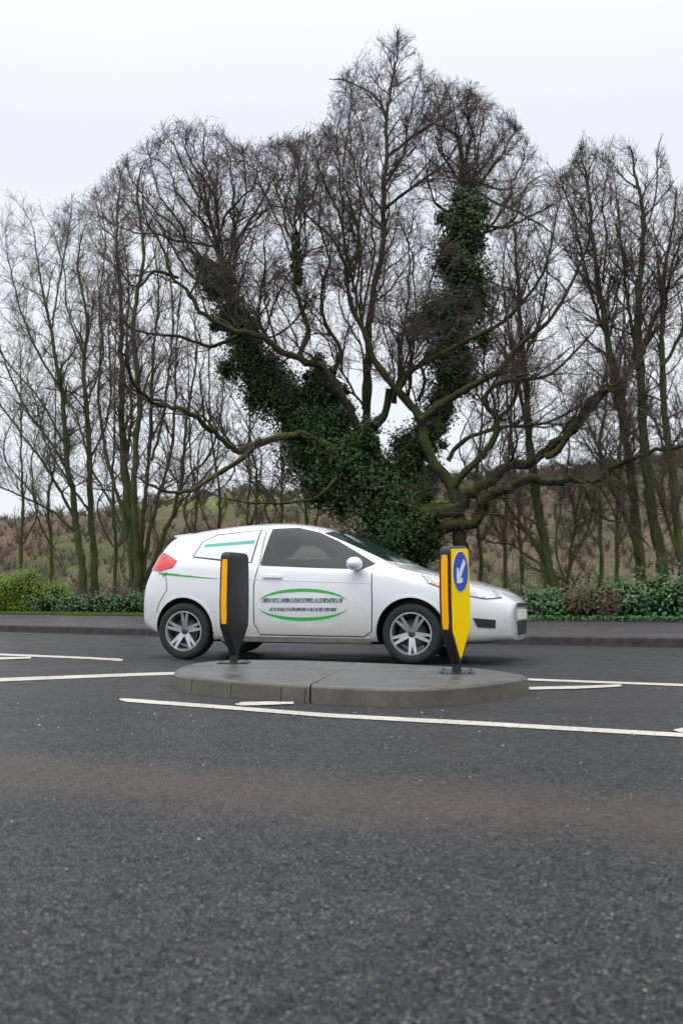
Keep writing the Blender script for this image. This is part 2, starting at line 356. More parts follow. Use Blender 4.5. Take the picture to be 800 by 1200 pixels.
def terrain_mat():
    m, n, l, b = mk('hillside'); t = n.new('ShaderNodeTexCoord'); v = t.outputs['Object']
    mp = n.new('ShaderNodeMapping'); mp.inputs['Scale'].default_value = (1, 1, 2.2); l.new(v, mp.inputs[0]); v = mp.outputs[0]
    a = ramp_node(n, l, noise(n, l, v, 0.045, 5, 0.6), ((0.36, (0.070, 0.085, 0.038)), (0.46, (0.095, 0.082, 0.050)), (0.56, (0.120, 0.080, 0.060)), (0.66, (0.125, 0.088, 0.068)))).outputs[0]
    bb = ramp_node(n, l, noise(n, l, v, 0.5, 6, 0.75), ((0.3, g3(0.7)), (0.5, g3(1)), (0.72, (1.3, 1.25, 1.15)))).outputs[0]
    c = mixc(n, l, 1.0, a, bb, 'MULTIPLY')
    f = ramp_node(n, l, noise(n, l, v, 4, 6, 0.8), ((0.3, g3(0.65)), (0.7, g3(1.35)))).outputs[0]
    c = mixc(n, l, 1.0, c, f, 'MULTIPLY')
    # grass fields near the crest
    sx = n.new('ShaderNodeSeparateXYZ'); l.new(t.outputs['Object'], sx.inputs[0])
    k = math_n(n, l, 'MULTIPLY', ramp_node(n, l, math_n(n, l, 'ADD', math_n(n, l, 'DIVIDE', sx.outputs['Z'], 20), math_n(n, l, 'MULTIPLY', noise(n, l, v, 0.03, 3), 0.35)), ((0.72, g3(0)), (0.80, g3(1)))).outputs[0],
               ramp_node(n, l, sx.outputs['X'], ((0.0, g3(1)), (1.0, g3(0.0)))).outputs[0])
    c = mixc(n, l, k, c, (0.14, 0.155, 0.055))
    near = n.new('ShaderNodeMapRange'); l.new(sx.outputs['Y'], near.inputs[0]); near.inputs['From Min'].default_value = 24; near.inputs['From Max'].default_value = 40
    near.inputs['To Min'].default_value = 1; near.inputs['To Max'].default_value = 0
    nc = ramp_node(n, l, noise(n, l, v, 1.8, 5, 0.7), ((0.3, (0.05, 0.035, 0.02)), (0.5, (0.08, 0.06, 0.035)), (0.7, (0.06, 0.09, 0.02)))).outputs[0]
    c = mixc(n, l, near.outputs[0], c, nc)
    l.new(c, b.inputs['Base Color']); b.inputs['Roughness'].default_value = 0.95; b.inputs['Specular IOR Level'].default_value = 0.1
    return m
tag(link('terrain', np_mesh('terrain', np.stack([XX.ravel(), YY.ravel(), ZZ.ravel()], 1), Fq), terrain_mat()), kind='structure')
def tz(x, y): return float(terrain_z(np.array([x]), np.array([y]))[0])

# painted markings, each laid on the asphalt
def marking(name, pts, mat=M_PAINT, z=0.004):
    """pts: list of (px, top py, bottom py) read off the photo and laid on the ground"""
    xs = [p[0] for p in pts]; up, dn = [], []
    for i in range(len(pts)-1):
        n = max(2, int(abs(xs[i+1]-xs[i])/6))
        for k in range(n):
            t = k/n; j = random.uniform(-0.08, 0.08); j2 = random.uniform(-0.08, 0.08)
            X = xs[i]*(1-t)+xs[i+1]*t
            a_, b_ = pts[i][1]*(1-t)+pts[i+1][1]*t, pts[i][2]*(1-t)+pts[i+1][2]*t; q_ = (b_-a_)*0.10; up.append((X, a_+q_+j)); dn.append((X, b_-q_+j2))
    up.append((xs[-1], pts[-1][1])); dn.append((xs[-1], pts[-1][2]))
    V = [G(*p, z) for p in up]+[G(*p, z) for p in dn]; n = len(up)
    o = link(name, py_mesh(name, V, [(i, i+n, i+n+1, i+1) for i in range(n-1)]), mat); tag(o, kind='structure'); return o
marking('painted_line', [(140, 818.5, 820.5), (148, 818, 823), (275, 827.2, 832.4), (380, 835.4, 840.8), (590, 846.5, 852.3), (800, 858.6, 864.4), (1500, 893, 901)], z=0.004)
marking('painted_line', [(-700, 858, 868), (0, 794.2, 799.2), (100, 790.6, 795), (160, 788.4, 792.6), (245, 786.0, 790)], z=0.004)
marking('painted_line', [(-600, 744.5, 747.5), (0, 765.6, 768.4), (100, 769.6, 772.4), (140, 771.6, 774.8), (144, 772.6, 774.2)], z=0.004)
marking('painted_line', [(-300, 783, 787), (0, 770.0, 773.4), (36, 769.6, 771.9)], z=0.007)
marking('painted_line', [(575, 792.6, 795.2), (620, 794.9, 797.7), (700, 797.9, 800.7), (800, 801.2, 804.4), (1300, 820, 825)], z=0.004)
marking('painted_line', [(590, 805.4, 809.2), (680, 803.4, 807.4), (724, 801.8, 805.2), (728, 802.6, 804.4)], z=0.007)
marking('painted_line', [(276, 824.5, 826), (284, 822.2, 827.4), (315, 821.6, 826.6), (344, 822.4, 825)], z=0.007)
marking('painted_line', [(789, 855, 856.4), (800, 852, 859.5), (1000, 846, 866)], z=0.007)

# loose grit on the road (uncountable)
gv, gf = [], []; base = 0
for i in range(210):
    px = random.uniform(-60, 860); py = 835+random.random()**1.5*300 if random.random() < 0.5 else random.uniform(806, 870)
    if 195 < px < 625 and py < 832: continue
    c = G(px, py, 0.0); s = random.uniform(0.0015, 0.004)*(c.y/2.5)**0.6*(1.6 if random.random() < 0.08 else 1)
    t = random.random()*6.3; a = Vector((math.cos(t), math.sin(t), 0)); b2 = Vector((-math.sin(t), math.cos(t), 0))*random.uniform(0.5, 1)
    V = [c+a*s, c+b2*s, c-a*s, c-b2*s]; V = [v+Vector((0, 0, 0.012)) for v in V]+[c+Vector((0, 0, 0.012+s*0.8))]
    gv += V; gf += [(base, base+1, base+4), (base+1, base+2, base+4), (base+2, base+3, base+4), (base+3, base, base+4)]; base += 5
tag(link('loose_grit', py_mesh('loose_grit', gv, gf), simple('pale_stone', (0.42, 0.40, 0.36), 0.8, var=0.4, scale=3)), 'pale loose grit scattered over the dark asphalt', 'gravel', kind='stuff')

# ------------------------------------------------------------------ traffic island
ZT = 0.112
def island():
    root = empty('traffic_island', (0, 7.6, 0))
    tag(root, 'low grey precast concrete refuge island in the middle of the road', 'traffic island')
    front = [(201.5, 806), (206, 809.5), (226, 813), (248, 815.5), (270.5, 817.5), (300, 819.8), (329, 822), (362, 824), (400, 826.6), (460, 829.0), (500, 828.7), (520, 827.5), (550, 824.5), (580, 820), (600, 817), (619, 812)]
    back_t = [(625, 794), (613, 790.2), (595, 787.8), (575, 784.8), (559, 782.8), (520, 780.8), (480, 778.6), (420, 776.4), (370, 774.4), (305, 773.2), (270, 773.4), (250, 774.4), (230, 776.8), (215, 780.2), (206, 784.2)]
    fp = [G(*p) for p in front]; bp = [G(*p, ZT) for p in back_t]
    out = [(p.x, p.y) for p in fp]+[(p.x, p.y) for p in bp]
    # smooth the outline a little
    o = np.array(out)
    L_ = np.concatenate([[0], np.cumsum(np.hypot(*np.diff(np.vstack([o, o[:1]]), axis=0).T))])
    s = np.linspace(0, L_[-1], 141)[:-1]; oc = np.vstack([o, o[:1]])
    o = np.stack([np.interp(s, L_, oc[:, 0]), np.interp(s, L_, oc[:, 1])], 1)
    c_ = o.mean(0); o = c_+(o-c_)*1.012
    for _ in range(16): o = (np.roll(o, 1, 0)+2*o+np.roll(o, -1, 0))/4
    c = o.mean(0)
    # seams: lengthwise line through both posts and cross line at the front
    def g2(px, py): q = G(px, py, ZT); return Vector((q.x, q.y))
    j = g2(397, 786); sl = [g2(150, 779), g2(397, 786), g2(640, 790.5)]
    cross = [g2(340, 815), j]
    cb = j+(j-cross[0]).normalized()*3
    def clip(poly, p, n):     # keep side where (q-p).n >= 0
        res = []; m = len(poly)
        for i in range(m):
            a, b = poly[i], poly[(i+1) % m]; da, db = (a-p).dot(n), (b-p).dot(n)
            if da >= 0: res.append(a)
            if da*db < 0: res.append(a+(b-a)*(da/(da-db)))
        return res
    poly = [Vector(q) for q in o]
    g = 0.006
    def nrm(a, b): d = (b-a).normalized(); return Vector((-d.y, d.x))
    nl, nr, nc = nrm(sl[0], sl[1]), nrm(sl[1], sl[2]), nrm(cross[0], cross[1])   # nl: away from camera
    pieces = []
    L1 = clip(clip(poly, j+nc*g, nc), j-nl*g, -nl)     # front left
    L2 = clip(clip(poly, j-nc*g, -nc), j-nr*g, -nr)    # front right
    L3 = clip(clip(poly, j+nc*g*0.4, nc), j+nl*g, nl)      # back left
    L4 = clip(clip(poly, j-nc*g*0.4, -nc), j+nr*g, nr)    # back right
    for pc in (L1, L2, L3, L4):
        q = []
        for v in pc:
            if not q or (v-q[-1]).length > 0.012: q.append(v)
        if (q[0]-q[-1]).length < 0.012: q.pop()
        bm = bmesh.new(); m = len(q); cc = Vector(c)
        def seam(v): return min(abs((v-j).dot(nl)) if (v-j).dot(nc) > 0 else abs((v-j).dot(nr)), abs((v-j).dot(nc))) < 0.03
        rings = []
        for sc, z in ((0.0, 0.0), (0.012, ZT-0.018), (0.02, ZT-0.006), (0.036, ZT), (0.09, ZT+0.002)):
            rg = []
            for v in q:
                d = (cc-v).normalized()*sc
                for n_, on in ((nc, True), (nl, (v-j).dot(nc) > 0), (nr, (v-j).dot(nc) <= 0)):
                    if on and abs((v-j).dot(n_)) < 0.0072: d = d-n_*d.dot(n_)
                vv = v+d
                rg.append(bm.verts.new((vv.x-root.location.x, vv.y-root.location.y, z)))
            rings.append(rg)
        for a, b in zip(rings, rings[1:]):
            for i in range(m): bm.faces.new((a[i], a[(i+1) % m], b[(i+1) % m], b[i]))
        bm.faces.new(rings[-1])
        link('precast_segment', bm_mesh('precast_segment', bm), M_CONC, root)
    # dark bedding that shows in the joints, and short vertical joints in the kerb face
    inner = [Vector(c)+(Vector(q)-Vector(c))*0.965 for q in o]
    bm = bmesh.new(); t = [bm.verts.new((v.x, v.y-7.6, ZT-0.03)) for v in inner]; b_ = [bm.verts.new((v.x, v.y-7.6, 0)) for v in inner]; bm.faces.new(t)
    for i in range(len(t)): bm.faces.new((t[i], t[(i+1) % len(t)], b_[(i+1) % len(t)], b_[i]))
    link('mortar_bed', bm_mesh('mortar_bed', bm), simple('dark_mortar', (0.02, 0.019, 0.017), 0.9), root)
    jm = simple('joint_dark', (0.022, 0.02, 0.018), 0.9)
    for px, pyb in ((226, 813), (270.5, 817.5), (329, 822), (358, 823.8)):
        q = G(px, pyb); u = Vector((q.x, q.y)); k = min(range(len(o)), key=lambda k: abs((400+F*o[k][0]/o[k][1])-px)+(0 if o[k][1] < c[1] else 1e6))
        q = Vector((o[k][0], o[k][1], 0)); d = (Vector((c[0], c[1], 0))-q).normalized(); s_ = Vector((-d.y, d.x, 0))*0.003
        bm = bmesh.new(); a = q-d*0.001; b2 = q+d*0.010+Vector((0, 0, ZT-0.02))
        V = [bm.verts.new(p-Vector((0, 7.6, 0))) for p in (a-s_, a+s_, b2+s_, b2-s_, a-s_+d*0.03, a+s_+d*0.03, b2+s_+d*0.03, b2-s_+d*0.03)]
        for f in ((0, 1, 2, 3), (4, 5, 6, 7), (0, 1, 5, 4), (2, 3, 7, 6), (1, 2, 6, 5), (0, 3, 7, 4)): bm.faces.new([V[t] for t in f])
        link('kerb_joint', bm_mesh('kerb_joint', bm), jm, root)
    bm = bmesh.new(); pts = [G(495, 807.0, ZT), G(520, 806.2, ZT), G(548, 804.0, ZT), G(575, 801.2, ZT), G(596, 798.3, ZT)]
    V = []
    for p in pts:
        d = Vector((0.35, -1, 0)).normalized()*0.006; V.append([bm.verts.new(p+q+Vector((0, -7.6, 0.0035+h))) for q, h in ((-d, 0), (d, 0))])
    for a_, b_ in zip(V, V[1:]): bm.faces.new((a_[0], a_[1], b_[1], b_[0]))
    link('slot', bm_mesh('slot', bm), jm, root)
    return root
island()
# shallow recess strip in the top near the right end is a darker slot line
# ------------------------------------------------------------------ bollards
M_BLK = simple('black_plastic', (0.009, 0.010, 0.011), 0.5, var=0.25, scale=8, bump=0.05)
M_YEL = simple('yellow_sheeting', (1.0, 0.66, 0.0), 0.6, spec=0.05)
M_ORG = simple('amber_reflector', (1.0, 0.42, 0.0), 0.5, spec=0.15)
M_BLUE = simple('blue_sheeting', (0.0, 0.07, 0.50), 0.4, coat=0.3)
M_WHT = simple('white_sheeting', (0.80, 0.80, 0.80), 0.4, coat=0.3)
M_STEEL = simple('dark_steel', (0.035, 0.036, 0.038), 0.35, metal=0.3, var=0.3, scale=10)
BH = 1.1
def prism(outline, y0, y1, bev=0.0):
    """outline in (x,z), extruded along y"""
    bm = bmesh.new()
    a = [bm.verts.new((x, y0, z)) for x, z in outline]; b = [bm.verts.new((x, y1, z)) for x, z in outline]; n = len(outline)
    bm.faces.new(a); bm.faces.new(b[::-1])
    for i in range(n): bm.faces.new((a[i], b[i], b[(i+1) % n], a[(i+1) % n]))
    bmesh.ops.recalc_face_normals(bm, faces=bm.faces[:])
    if bev: bmesh.ops.bevel(bm, geom=[e for e in bm.edges if e.calc_face_angle(0) > 0.5], offset=bev, segments=3, affect='EDGES')
    return bm
def arc(cx, cz, r, a0, a1, n): return [(cx+r*math.cos(R(a0+(a1-a0)*i/n)), cz+r*math.sin(R(a0+(a1-a0)*i/n))) for i in range(n+1)]
# half width of the shell by height fraction
def hw(z): return float(np.interp(z, [0.075, 0.14, 0.20, 0.335, 0.55, 0.80, 0.97, 1.0], [0.040, 0.075, 0.125, 0.222, 0.232, 0.226, 0.214, 0.205]))
def ht(z): return float(np.interp(z, [0.075, 0.14, 0.30, 0.45, 1.0], [0.033, 0.040, 0.050, 0.053, 0.051]))
def make_bollard(loc, rz, lean, sign, label):
    root = empty('traffic_bollard', loc, rz); root.rotation_euler = (lean[0], lean[1], rz); root.scale = (0.84, 0.84, 0.836)
    tag(root, label, 'bollard', 'plastic bollards standing on the island')
    # shell: rounded-rectangle rings up the height (local x = width, y = thickness; sign face looks to -y)
    bm = bmesh.new(); rings = []
    zs = [0.075, 0.10, 0.14, 0.2, 0.26, 0.335, 0.36, 0.42, 0.55, 0.7, 0.8, 0.9, 0.955, 0.975, 0.988, 0.996, 1.0]
    for z in zs:
        a, t = hw(z), ht(z); k = 0
        if z > 0.955: k = 1-math.sqrt(max(0, 1-((z-0.955)/0.045)**2)); a -= 0.035*k; t -= 0.025*k
        r = 0.014; ring = []
        for cx, cy, s0 in ((a-r, t-r, 0), (-a+r, t-r, 90), (-a+r, -t+r, 180), (a-r, -t+r, 270)):
            for q in range(4):
                an = R(s0+30*q); ring.append(bm.verts.new((cx+r*math.cos(an), cy+r*math.sin(an), z*BH+ (0.012*(1-(cx/a)**2) if z > 0.95 else 0))))
        rings.append(ring)
    for A, B in zip(rings, rings[1:]):
        for i in range(16): bm.faces.new((A[i], A[(i+1) % 16], B[(i+1) % 16], B[i]))
    bm.faces.new(rings[0][::-1]); bm.faces.new(rings[-1])
    me = bm_mesh('shell', bm, True); sh = link('shell', me, M_BLK, root)
    # neck, base plate, bolts
    bm = bmesh.new(); bmesh.ops.create_cone(bm, cap_ends=True, segments=20, radius1=0.042, radius2=0.036, depth=0.085, matrix=Matrix.Translation((0, 0, 0.05)))
    link('neck', bm_mesh('neck', bm, False), M_BLK, root)
    bm = bmesh.new(); bmesh.ops.create_cube(bm, size=1, matrix=Matrix.Translation((0, 0, 0.008)) @ Matrix.Rotation(R(20), 4, 'Z') @ Matrix.Diagonal((0.30, 0.30, 0.016, 1)))
    bmesh.ops.bevel(bm, geom=bm.edges[:], offset=0.004, segments=2, affect='EDGES')
    pl = link('base_plate', bm_mesh('base_plate', bm), M_STEEL, root)
    for i in range(4):
        an = R(20+45+90*i); bm = bmesh.new(); bmesh.ops.create_cone(bm, cap_ends=True, segments=6, radius1=0.009, radius2=0.009, depth=0.012, matrix=Matrix.Translation((0.165*math.cos(an), 0.165*math.sin(an), 0.020)))
        link('bolt', bm_mesh('bolt', bm), M_STEEL, pl)
    # amber strips on both narrow sides
    for sx in (-1, 1):
        z0, z1 = 0.36*BH, 0.935*BH; bm = bmesh.new(); cols = []
        n = 12
        for i in range(n+1):
            z = z0+(z1-z0)*i/n; xx = sx*(hw(z/BH)+0.003); tt = ht(z/BH)*0.60
            if i in (0, n): tt -= 0.006
            cols.append([bm.verts.new((xx-sx*0.012, -tt, z)), bm.verts.new((xx, -tt+0.002, z)), bm.verts.new((xx, tt-0.002, z)), bm.verts.new((xx-sx*0.012, tt, z))])
        for A, B in zip(cols, cols[1:]):
            for k in range(3): bm.faces.new((A[k], A[k+1], B[k+1], B[k]))
        bm.faces.new(cols[0]); bm.faces.new(cols[-1])
        link('reflector_strip', bm_mesh('reflector_strip', bm), M_ORG, root)
    # yellow sign face (always on local -y)
    yf = -0.053
    def face(f): return -(ht(f)+0.003)
    def sheet(name, outl, mat, lift, parent):
        # triangulated outline laid on the face
        res = delaunay_2d_cdt([Vector(p) for p in outl], [(i, (i+1) % len(outl)) for i in range(len(outl))], [], 1, 1e-5)
        V = [(p.x, face(p.y/BH)-lift, p.y) for p in res[0]]; m = len(V)
        V2 = [(x, y+0.004, z) for x, y, z in V]
        Fc = [tuple(f) for f in res[2]]
        ed = {}
        for f in Fc:
            for i in range(len(f)):
                k = (f[i], f[(i+1) % len(f)]); ed[k] = 1
        side = [(a, b, b+m, a+m) for (a, b) in ed if (b, a) not in ed]
        me = py_mesh(name, V+V2, Fc+[tuple(i+m for i in f[::-1]) for f in Fc]+side)
        bmx = bmesh.new(); bmx.from_mesh(me); bmesh.ops.recalc_face_normals(bmx, faces=bmx.faces[:]); bmx.to_mesh(me); bmx.free()
        return link(name, me, mat, parent)
    fr = [0.12, 0.14, 0.17, 0.2, 0.25, 0.30, 0.335, 0.38, 0.45, 0.55, 0.65, 0.75, 0.85, 0.92, 0.955, 0.972, 0.98]
    wd = []
    for f in fr:
        a = hw(f)-0.020
        if f <= 0.335: a = float(np.interp(f, [0.12, 0.335], [0.014, hw(0.335)-0.026]))
        if f > 0.955: a -= 0.012*((f-0.955)/0.025)**2
        wd.append(a)
    outl = [(-a, f*BH) for a, f in zip(wd, fr)]+[(a, f*BH) for a, f in list(zip(wd, fr))[::-1]]
    if sign:
        yl = sheet('sign_face', outl, M_YEL, 0.0, root)
        cz, r = 0.80*BH, 0.172
        sheet('disc_border', arc(0, cz, r+0.006, 0, 360, 47)[:-1], M_WHT, 0.003, yl)
        sheet('blue_disc', arc(0, cz, r, 0, 360, 47)[:-1], M_BLUE, 0.005, yl)
        # white arrow pointing down to the left
        ar = [(-0.026, 0.125), (0.026, 0.125), (0.026, -0.055), (0.066, -0.015), (0.085, -0.055), (0.0, -0.140), (-0.085, -0.055), (-0.066, -0.015), (-0.026, -0.055)]
        k = R(-45); ar = [(x*math.cos(k)-z*math.sin(k), cz+x*math.sin(k)+z*math.cos(k)) for x, z in ar]
        sheet('arrow', ar[::-1], M_WHT, 0.008, yl)
    return root
# sign face normal must look to (+x, -y): rotate local -y by +~66 deg
gl = G(274, 777.5, ZT); gr = G(535, 789, ZT)
ANG = R(90-24.4)
# left post: its plain black back looks towards us, so its sign face looks the other way
lb = make_bollard((gl.x, gl.y, ZT), ANG+R(4)+math.pi, (0, 0), False, 'all black back of bollard with one amber strip, left end of the island')
lb_sign = None
make_bollard((gr.x, gr.y, ZT), ANG-R(4), (R(0.4), R(-3.0)), True, 'leaning yellow bollard with blue arrow disc, right end of the island')

# ------------------------------------------------------------------ car
M_CARW = simple('white_car_paint', (0.74, 0.76, 0.79), 0.22, coat=1.0, var=0.02, scale=3)
M_QW = simple('painted_glass', (0.52, 0.56, 0.58), 0.15, coat=1)
def beige_lower(m):  # mixes a noisy beige into the base colour, stronger towards the bottom
    n, l = m.node_tree.nodes, m.node_tree.links; b = n['Principled BSDF']; src = b.inputs['Base Color'].links[0].from_socket
    t = n.new('ShaderNodeTexCoord'); sx = n.new('ShaderNodeSeparateXYZ'); l.new(t.outputs['Object'], sx.inputs[0])
    hgt = math_n(n, l, 'ADD', sx.outputs['Z'], math_n(n, l, 'MULTIPLY', noise(n, l, t.outputs['Object'], 7, 5, 0.7), -0.25))
    k = n.new('ShaderNodeMapRange'); l.new(hgt, k.inputs[0]); k.inputs['From Min'].default_value = 0.02; k.inputs['From Max'].default_value = 0.50; k.inputs['To Min'].default_value = 0.75; k.inputs['To Max'].default_value = 0.03
    l.new(mixc(n, l, k.outputs[0], src, (0.36, 0.33, 0.28)), b.inputs['Base Color'])
beige_lower(M_CARW)
M_GLASS = simple('tinted_glass', (0.010, 0.013, 0.014), 0.12, spec=0.28)
def see_glass():
    m, n, l, b = mk('side_window_glass'); n.remove(b); o_ = n['Material Output']
    tr = n.new('ShaderNodeBsdfTransparent'); tr.inputs[0].default_value = (0.55, 0.62, 0.60, 1); gl_ = n.new('ShaderNodeBsdfGlossy'); gl_.inputs['Roughness'].default_value = 0.03
    lw = n.new('ShaderNodeLayerWeight'); lw.inputs[0].default_value = 0.5; pw = math_n(n, l, 'POWER', lw.outputs['Facing'], 4.0); fr = n.new('ShaderNodeMath'); fr.operation = 'MULTIPLY_ADD'; l.new(pw, fr.inputs[0]); fr.inputs[1].default_value = 0.6; fr.inputs[2].default_value = 0.035; mx = n.new('ShaderNodeMixShader'); l.new(fr.outputs[0], mx.inputs[0]); l.new(tr.outputs[0], mx.inputs[1]); l.new(gl_.outputs[0], mx.inputs[2]); l.new(mx.outputs[0], o_.inputs[0])
    return m
M_SEEG = see_glass()
M_WS = simple('windscreen_glass', (0.012, 0.030, 0.026), 0.08, spec=0.35)
M_PBLK = simple('black_trim', (0.015, 0.015, 0.016), 0.5)
M_TYRE = simple('tyre_rubber', (0.018, 0.018, 0.019), 0.8, var=0.3, scale=30)
M_RIM = simple('silver_rim', (0.55, 0.56, 0.58), 0.3, metal=0.8)
M_RED = simple('red_lens', (0.62, 0.015, 0.02), 0.12, coat=1)
M_LENS = simple('clear_lens', (0.34, 0.36, 0.40), 0.10, metal=0.5, coat=1, var=0.5, scale=14)
M_IND = simple('amber_lens', (0.75, 0.28, 0.06), 0.15, coat=1)
M_GRN = simple('green_vinyl', (0.03, 0.42, 0.05), 0.35)
M_TEAL = simple('teal_vinyl', (0.06, 0.36, 0.28), 0.35)
M_GREYV = simple('grey_vinyl', (0.16, 0.17, 0.18), 0.4)
def band_mat():
    m, n, l, b = mk('faded_lettering_vinyl'); t = n.new('ShaderNodeTexCoord'); mp = n.new('ShaderNodeMapping'); mp.inputs['Rotation'].default_value = (R(90), 0, 0); l.new(t.outputs['Object'], mp.inputs[0])
    sc_ = n.new('ShaderNodeVectorMath'); sc_.operation = 'MULTIPLY'; sc_.inputs[1].default_value = (26, 9, 0); l.new(mp.outputs[0], sc_.inputs[0])
    f_ = noise(n, l, sc_.outputs[0], 2.0, 3, 0.6)
    l.new(ramp_node(n, l, f_, ((0.44, (0.10, 0.11, 0.12)), (0.50, (0.22, 0.23, 0.24)), (0.56, (0.50, 0.52, 0.54)))).outputs[0], b.inputs['Base Color']); b.inputs['Roughness'].default_value = 0.4
    return m
M_BAND = band_mat()
M_SILL = simple('dusty_sill', (0.45, 0.42, 0.37), 0.5, var=0.2, scale=5)
M_PLATE = simple('number_plate', (0.75, 0.74, 0.70), 0.4)
def itp(x, tab): return float(np.interp(x, [a for a, _ in tab], [b for _, b in tab]))
LEN = 3.90
def rs(s): return s if s < 3.29 else 3.29+(s-3.29)/((LEN-3.29)/(3.95-3.29))   # short tail -> table station
T_top = [(0, .60), (.04, .665), (.15, .745), (.5, .87), (.92, .975), (1.02, 1.02), (1.4, 1.215), (1.75, 1.375), (2.0, 1.445), (2.3, 1.48), (2.7, 1.475), (3.1, 1.44), (3.45, 1.39), (3.62, 1.355), (3.76, 1.16), (3.85, 1.02), (3.93, .84), (3.95, .74)]
T_belt = [(0, .55), (.1, .65), (.5, .82), (.95, .915), (1.3, .935), (2.3, .975), (3.2, 1.04), (3.6, 1.02), (3.85, .90), (3.95, .68)]
T_edge = [(0, .58), (.04, .645), (.15, .72), (.5, .85), (.92, .955), (1.02, .985), (1.4, 1.165), (1.75, 1.315), (2.0, 1.385), (2.3, 1.42), (2.7, 1.415), (3.1, 1.385), (3.45, 1.335), (3.62, 1.30), (3.76, 1.11), (3.85, .99), (3.95, .72)]
T_w = [(0, .50), (.04, .61), (.12, .72), (.30, .805), (.7, .85), (1.2, .855), (3.0, .86), (3.4, .84), (3.7, .78), (3.88, .70), (3.95, .62)]
T_we = [(0, .38), (.15, .56), (.5, .67), (.92, .70), (1.02, .70), (1.4, .645), (1.75, .595), (2.3, .57), (3.1, .55), (3.45, .54), (3.75, .60), (3.95, .5)]
T_bot = [(0, .22), (.3, .19), (1.2, .17), (3.0, .17), (3.7, .24), (3.95, .32)]
X0 = 2.045
def car():
    rear, front = G(216, 773.0), G(482, 778.8)
    ang = math.atan2(front.y-rear.y, front.x-rear.x)
    midc = (rear+front)/2; nv = Vector((-math.sin(ang), math.cos(ang), 0))
    root = empty('hatchback_car', midc+nv*0.80, ang)
    tag(root, 'white three-door hatchback with green door graphics passing behind the island', 'car')
    st = [0, .03, .08, .16, .28, .45, .65, .85, .97, 1.08, 1.25, 1.45, 1.65, 1.8, 2.0, 2.3, 2.6, 2.9, 3.2, 3.38, 3.50, 3.56, 3.62, 3.70, 3.78, 3.86, LEN]
    bm = bmesh.new(); rings = []
    for s in st:
        q = rs(s); zt, zb, ze, wm, we, z0 = (itp(q, t) for t in (T_top, T_belt, T_edge, T_w, T_we, T_bot))
        wb = wm-0.035 if q > 0.9 else wm-0.05
        ze = max(ze, zb+0.01); zt = max(zt, ze+0.01)
        half = [(wm-.14, z0), (wm-.035, z0+.04), (wm-.012, z0+(zb-z0)*.22), (wm, z0+(zb-z0)*.5), (wm, z0+(zb-z0)*.72), (wm-.012, z0+(zb-z0)*.88), (wb, zb), (wb*.45+we*.55, zb*.45+ze*.55), (we, ze), (we*.62, zt-(zt-ze)*.18), (we*.25, zt)]
        pts = [(-y, z) for y, z in half]+[(y, z) for y, z in half[::-1]]
        rings.append([bm.verts.new((X0-(s if s > 0.8 else 0.8-(0.8-s)*1.22), y, z)) for y, z in pts])
    m = len(rings[0])
    for A, B in zip(rings, rings[1:]):
        for i in range(m): bm.faces.new((A[i], A[(i+1) % m], B[(i+1) % m], B[i]))
    for ring, rev in ((rings[0], False), (rings[-1], True)):     # end caps as quad strips
        for i in range(m//2-1):
            f = (ring[i], ring[i+1], ring[m-2-i], ring[m-1-i]); bm.faces.new(f[::-1] if rev else f)
    me = bm_mesh('car_body_shell', bm, True)
    tmp = bpy.data.objects.new('tmp', me); C.objects.link(tmp)
    md = tmp.modifiers.new('s', 'SUBSURF'); md.levels = 3; md.render_levels = 3
    cutters = []
    for s in (0.80, 3.29):
        for sy in (-1, 1):
            b2 = bmesh.new(); bmesh.ops.create_cone(b2, cap_ends=True, segments=56, radius1=0.352, radius2=0.352, depth=0.50, matrix=Matrix.Translation((X0-s, sy*0.86, 0.305)) @ Matrix.Rotation(R(90), 4, 'X'))
            mc = bpy.data.meshes.new('cut'); b2.to_mesh(mc); b2.free(); co = bpy.data.objects.new('cut', mc); C.objects.link(co)
            bo = tmp.modifiers.new('b', 'BOOLEAN'); bo.operation = 'DIFFERENCE'; bo.object = co; bo.solver = 'EXACT'; cutters.append(co)
    dg = bpy.context.evaluated_depsgraph_get(); ev = tmp.evaluated_get(dg); fin = bpy.data.meshes.new_from_object(ev)
    bpy.data.objects.remove(tmp)
    for c_ in cutters: bpy.data.objects.remove(c_)
    fin.materials.clear(); body = link('body', fin, [M_CARW, M_PBLK], root)
    for p in fin.polygons:
        c = p.center; dark = c.z < 0.215 and p.normal.z < -0.3
        for s in (0.80, 3.29):
            d = math.hypot(c.x-(X0-s), c.z-0.305)
            if d < 0.3555 and (abs(p.normal.y) < 0.5 or abs(c.y) < 0.63): dark = True
        p.material_index = 1 if dark else 0; p.use_smooth = True
    try:
        fin.set_sharp_from_angle(angle=R(40))
    except Exception: pass
    bvh = BVHTree.FromPolygons([v.co.copy() for v in fin.vertices], [tuple(p.vertices) for p in fin.polygons])

    # cabin opening behind the door windows (both sides), walls dark
    cab = [(2.37, 1.02), (2.335, 1.35), (2.10, 1.352), (1.87, 1.298), (1.64, 1.195), (1.40, 1.07), (1.26, .995), (1.34, .978), (1.85, 1.0)]
    b2 = bmesh.new(); A_ = [b2.verts.new((X0-u, -1.2, v)) for u, v in cab]; B_ = [b2.verts.new((X0-u, 1.2, v)) for u, v in cab]; b2.faces.new(A_); b2.faces.new(B_[::-1])
    for i in range(len(cab)): b2.faces.new((A_[i], B_[i], B_[(i+1) % len(cab)], A_[(i+1) % len(cab)]))
    bmesh.ops.recalc_face_normals(b2, faces=b2.faces[:]); mc = bpy.data.meshes.new('cut'); b2.to_mesh(mc); b2.free(); co = bpy.data.objects.new('cut', mc); C.objects.link(co)
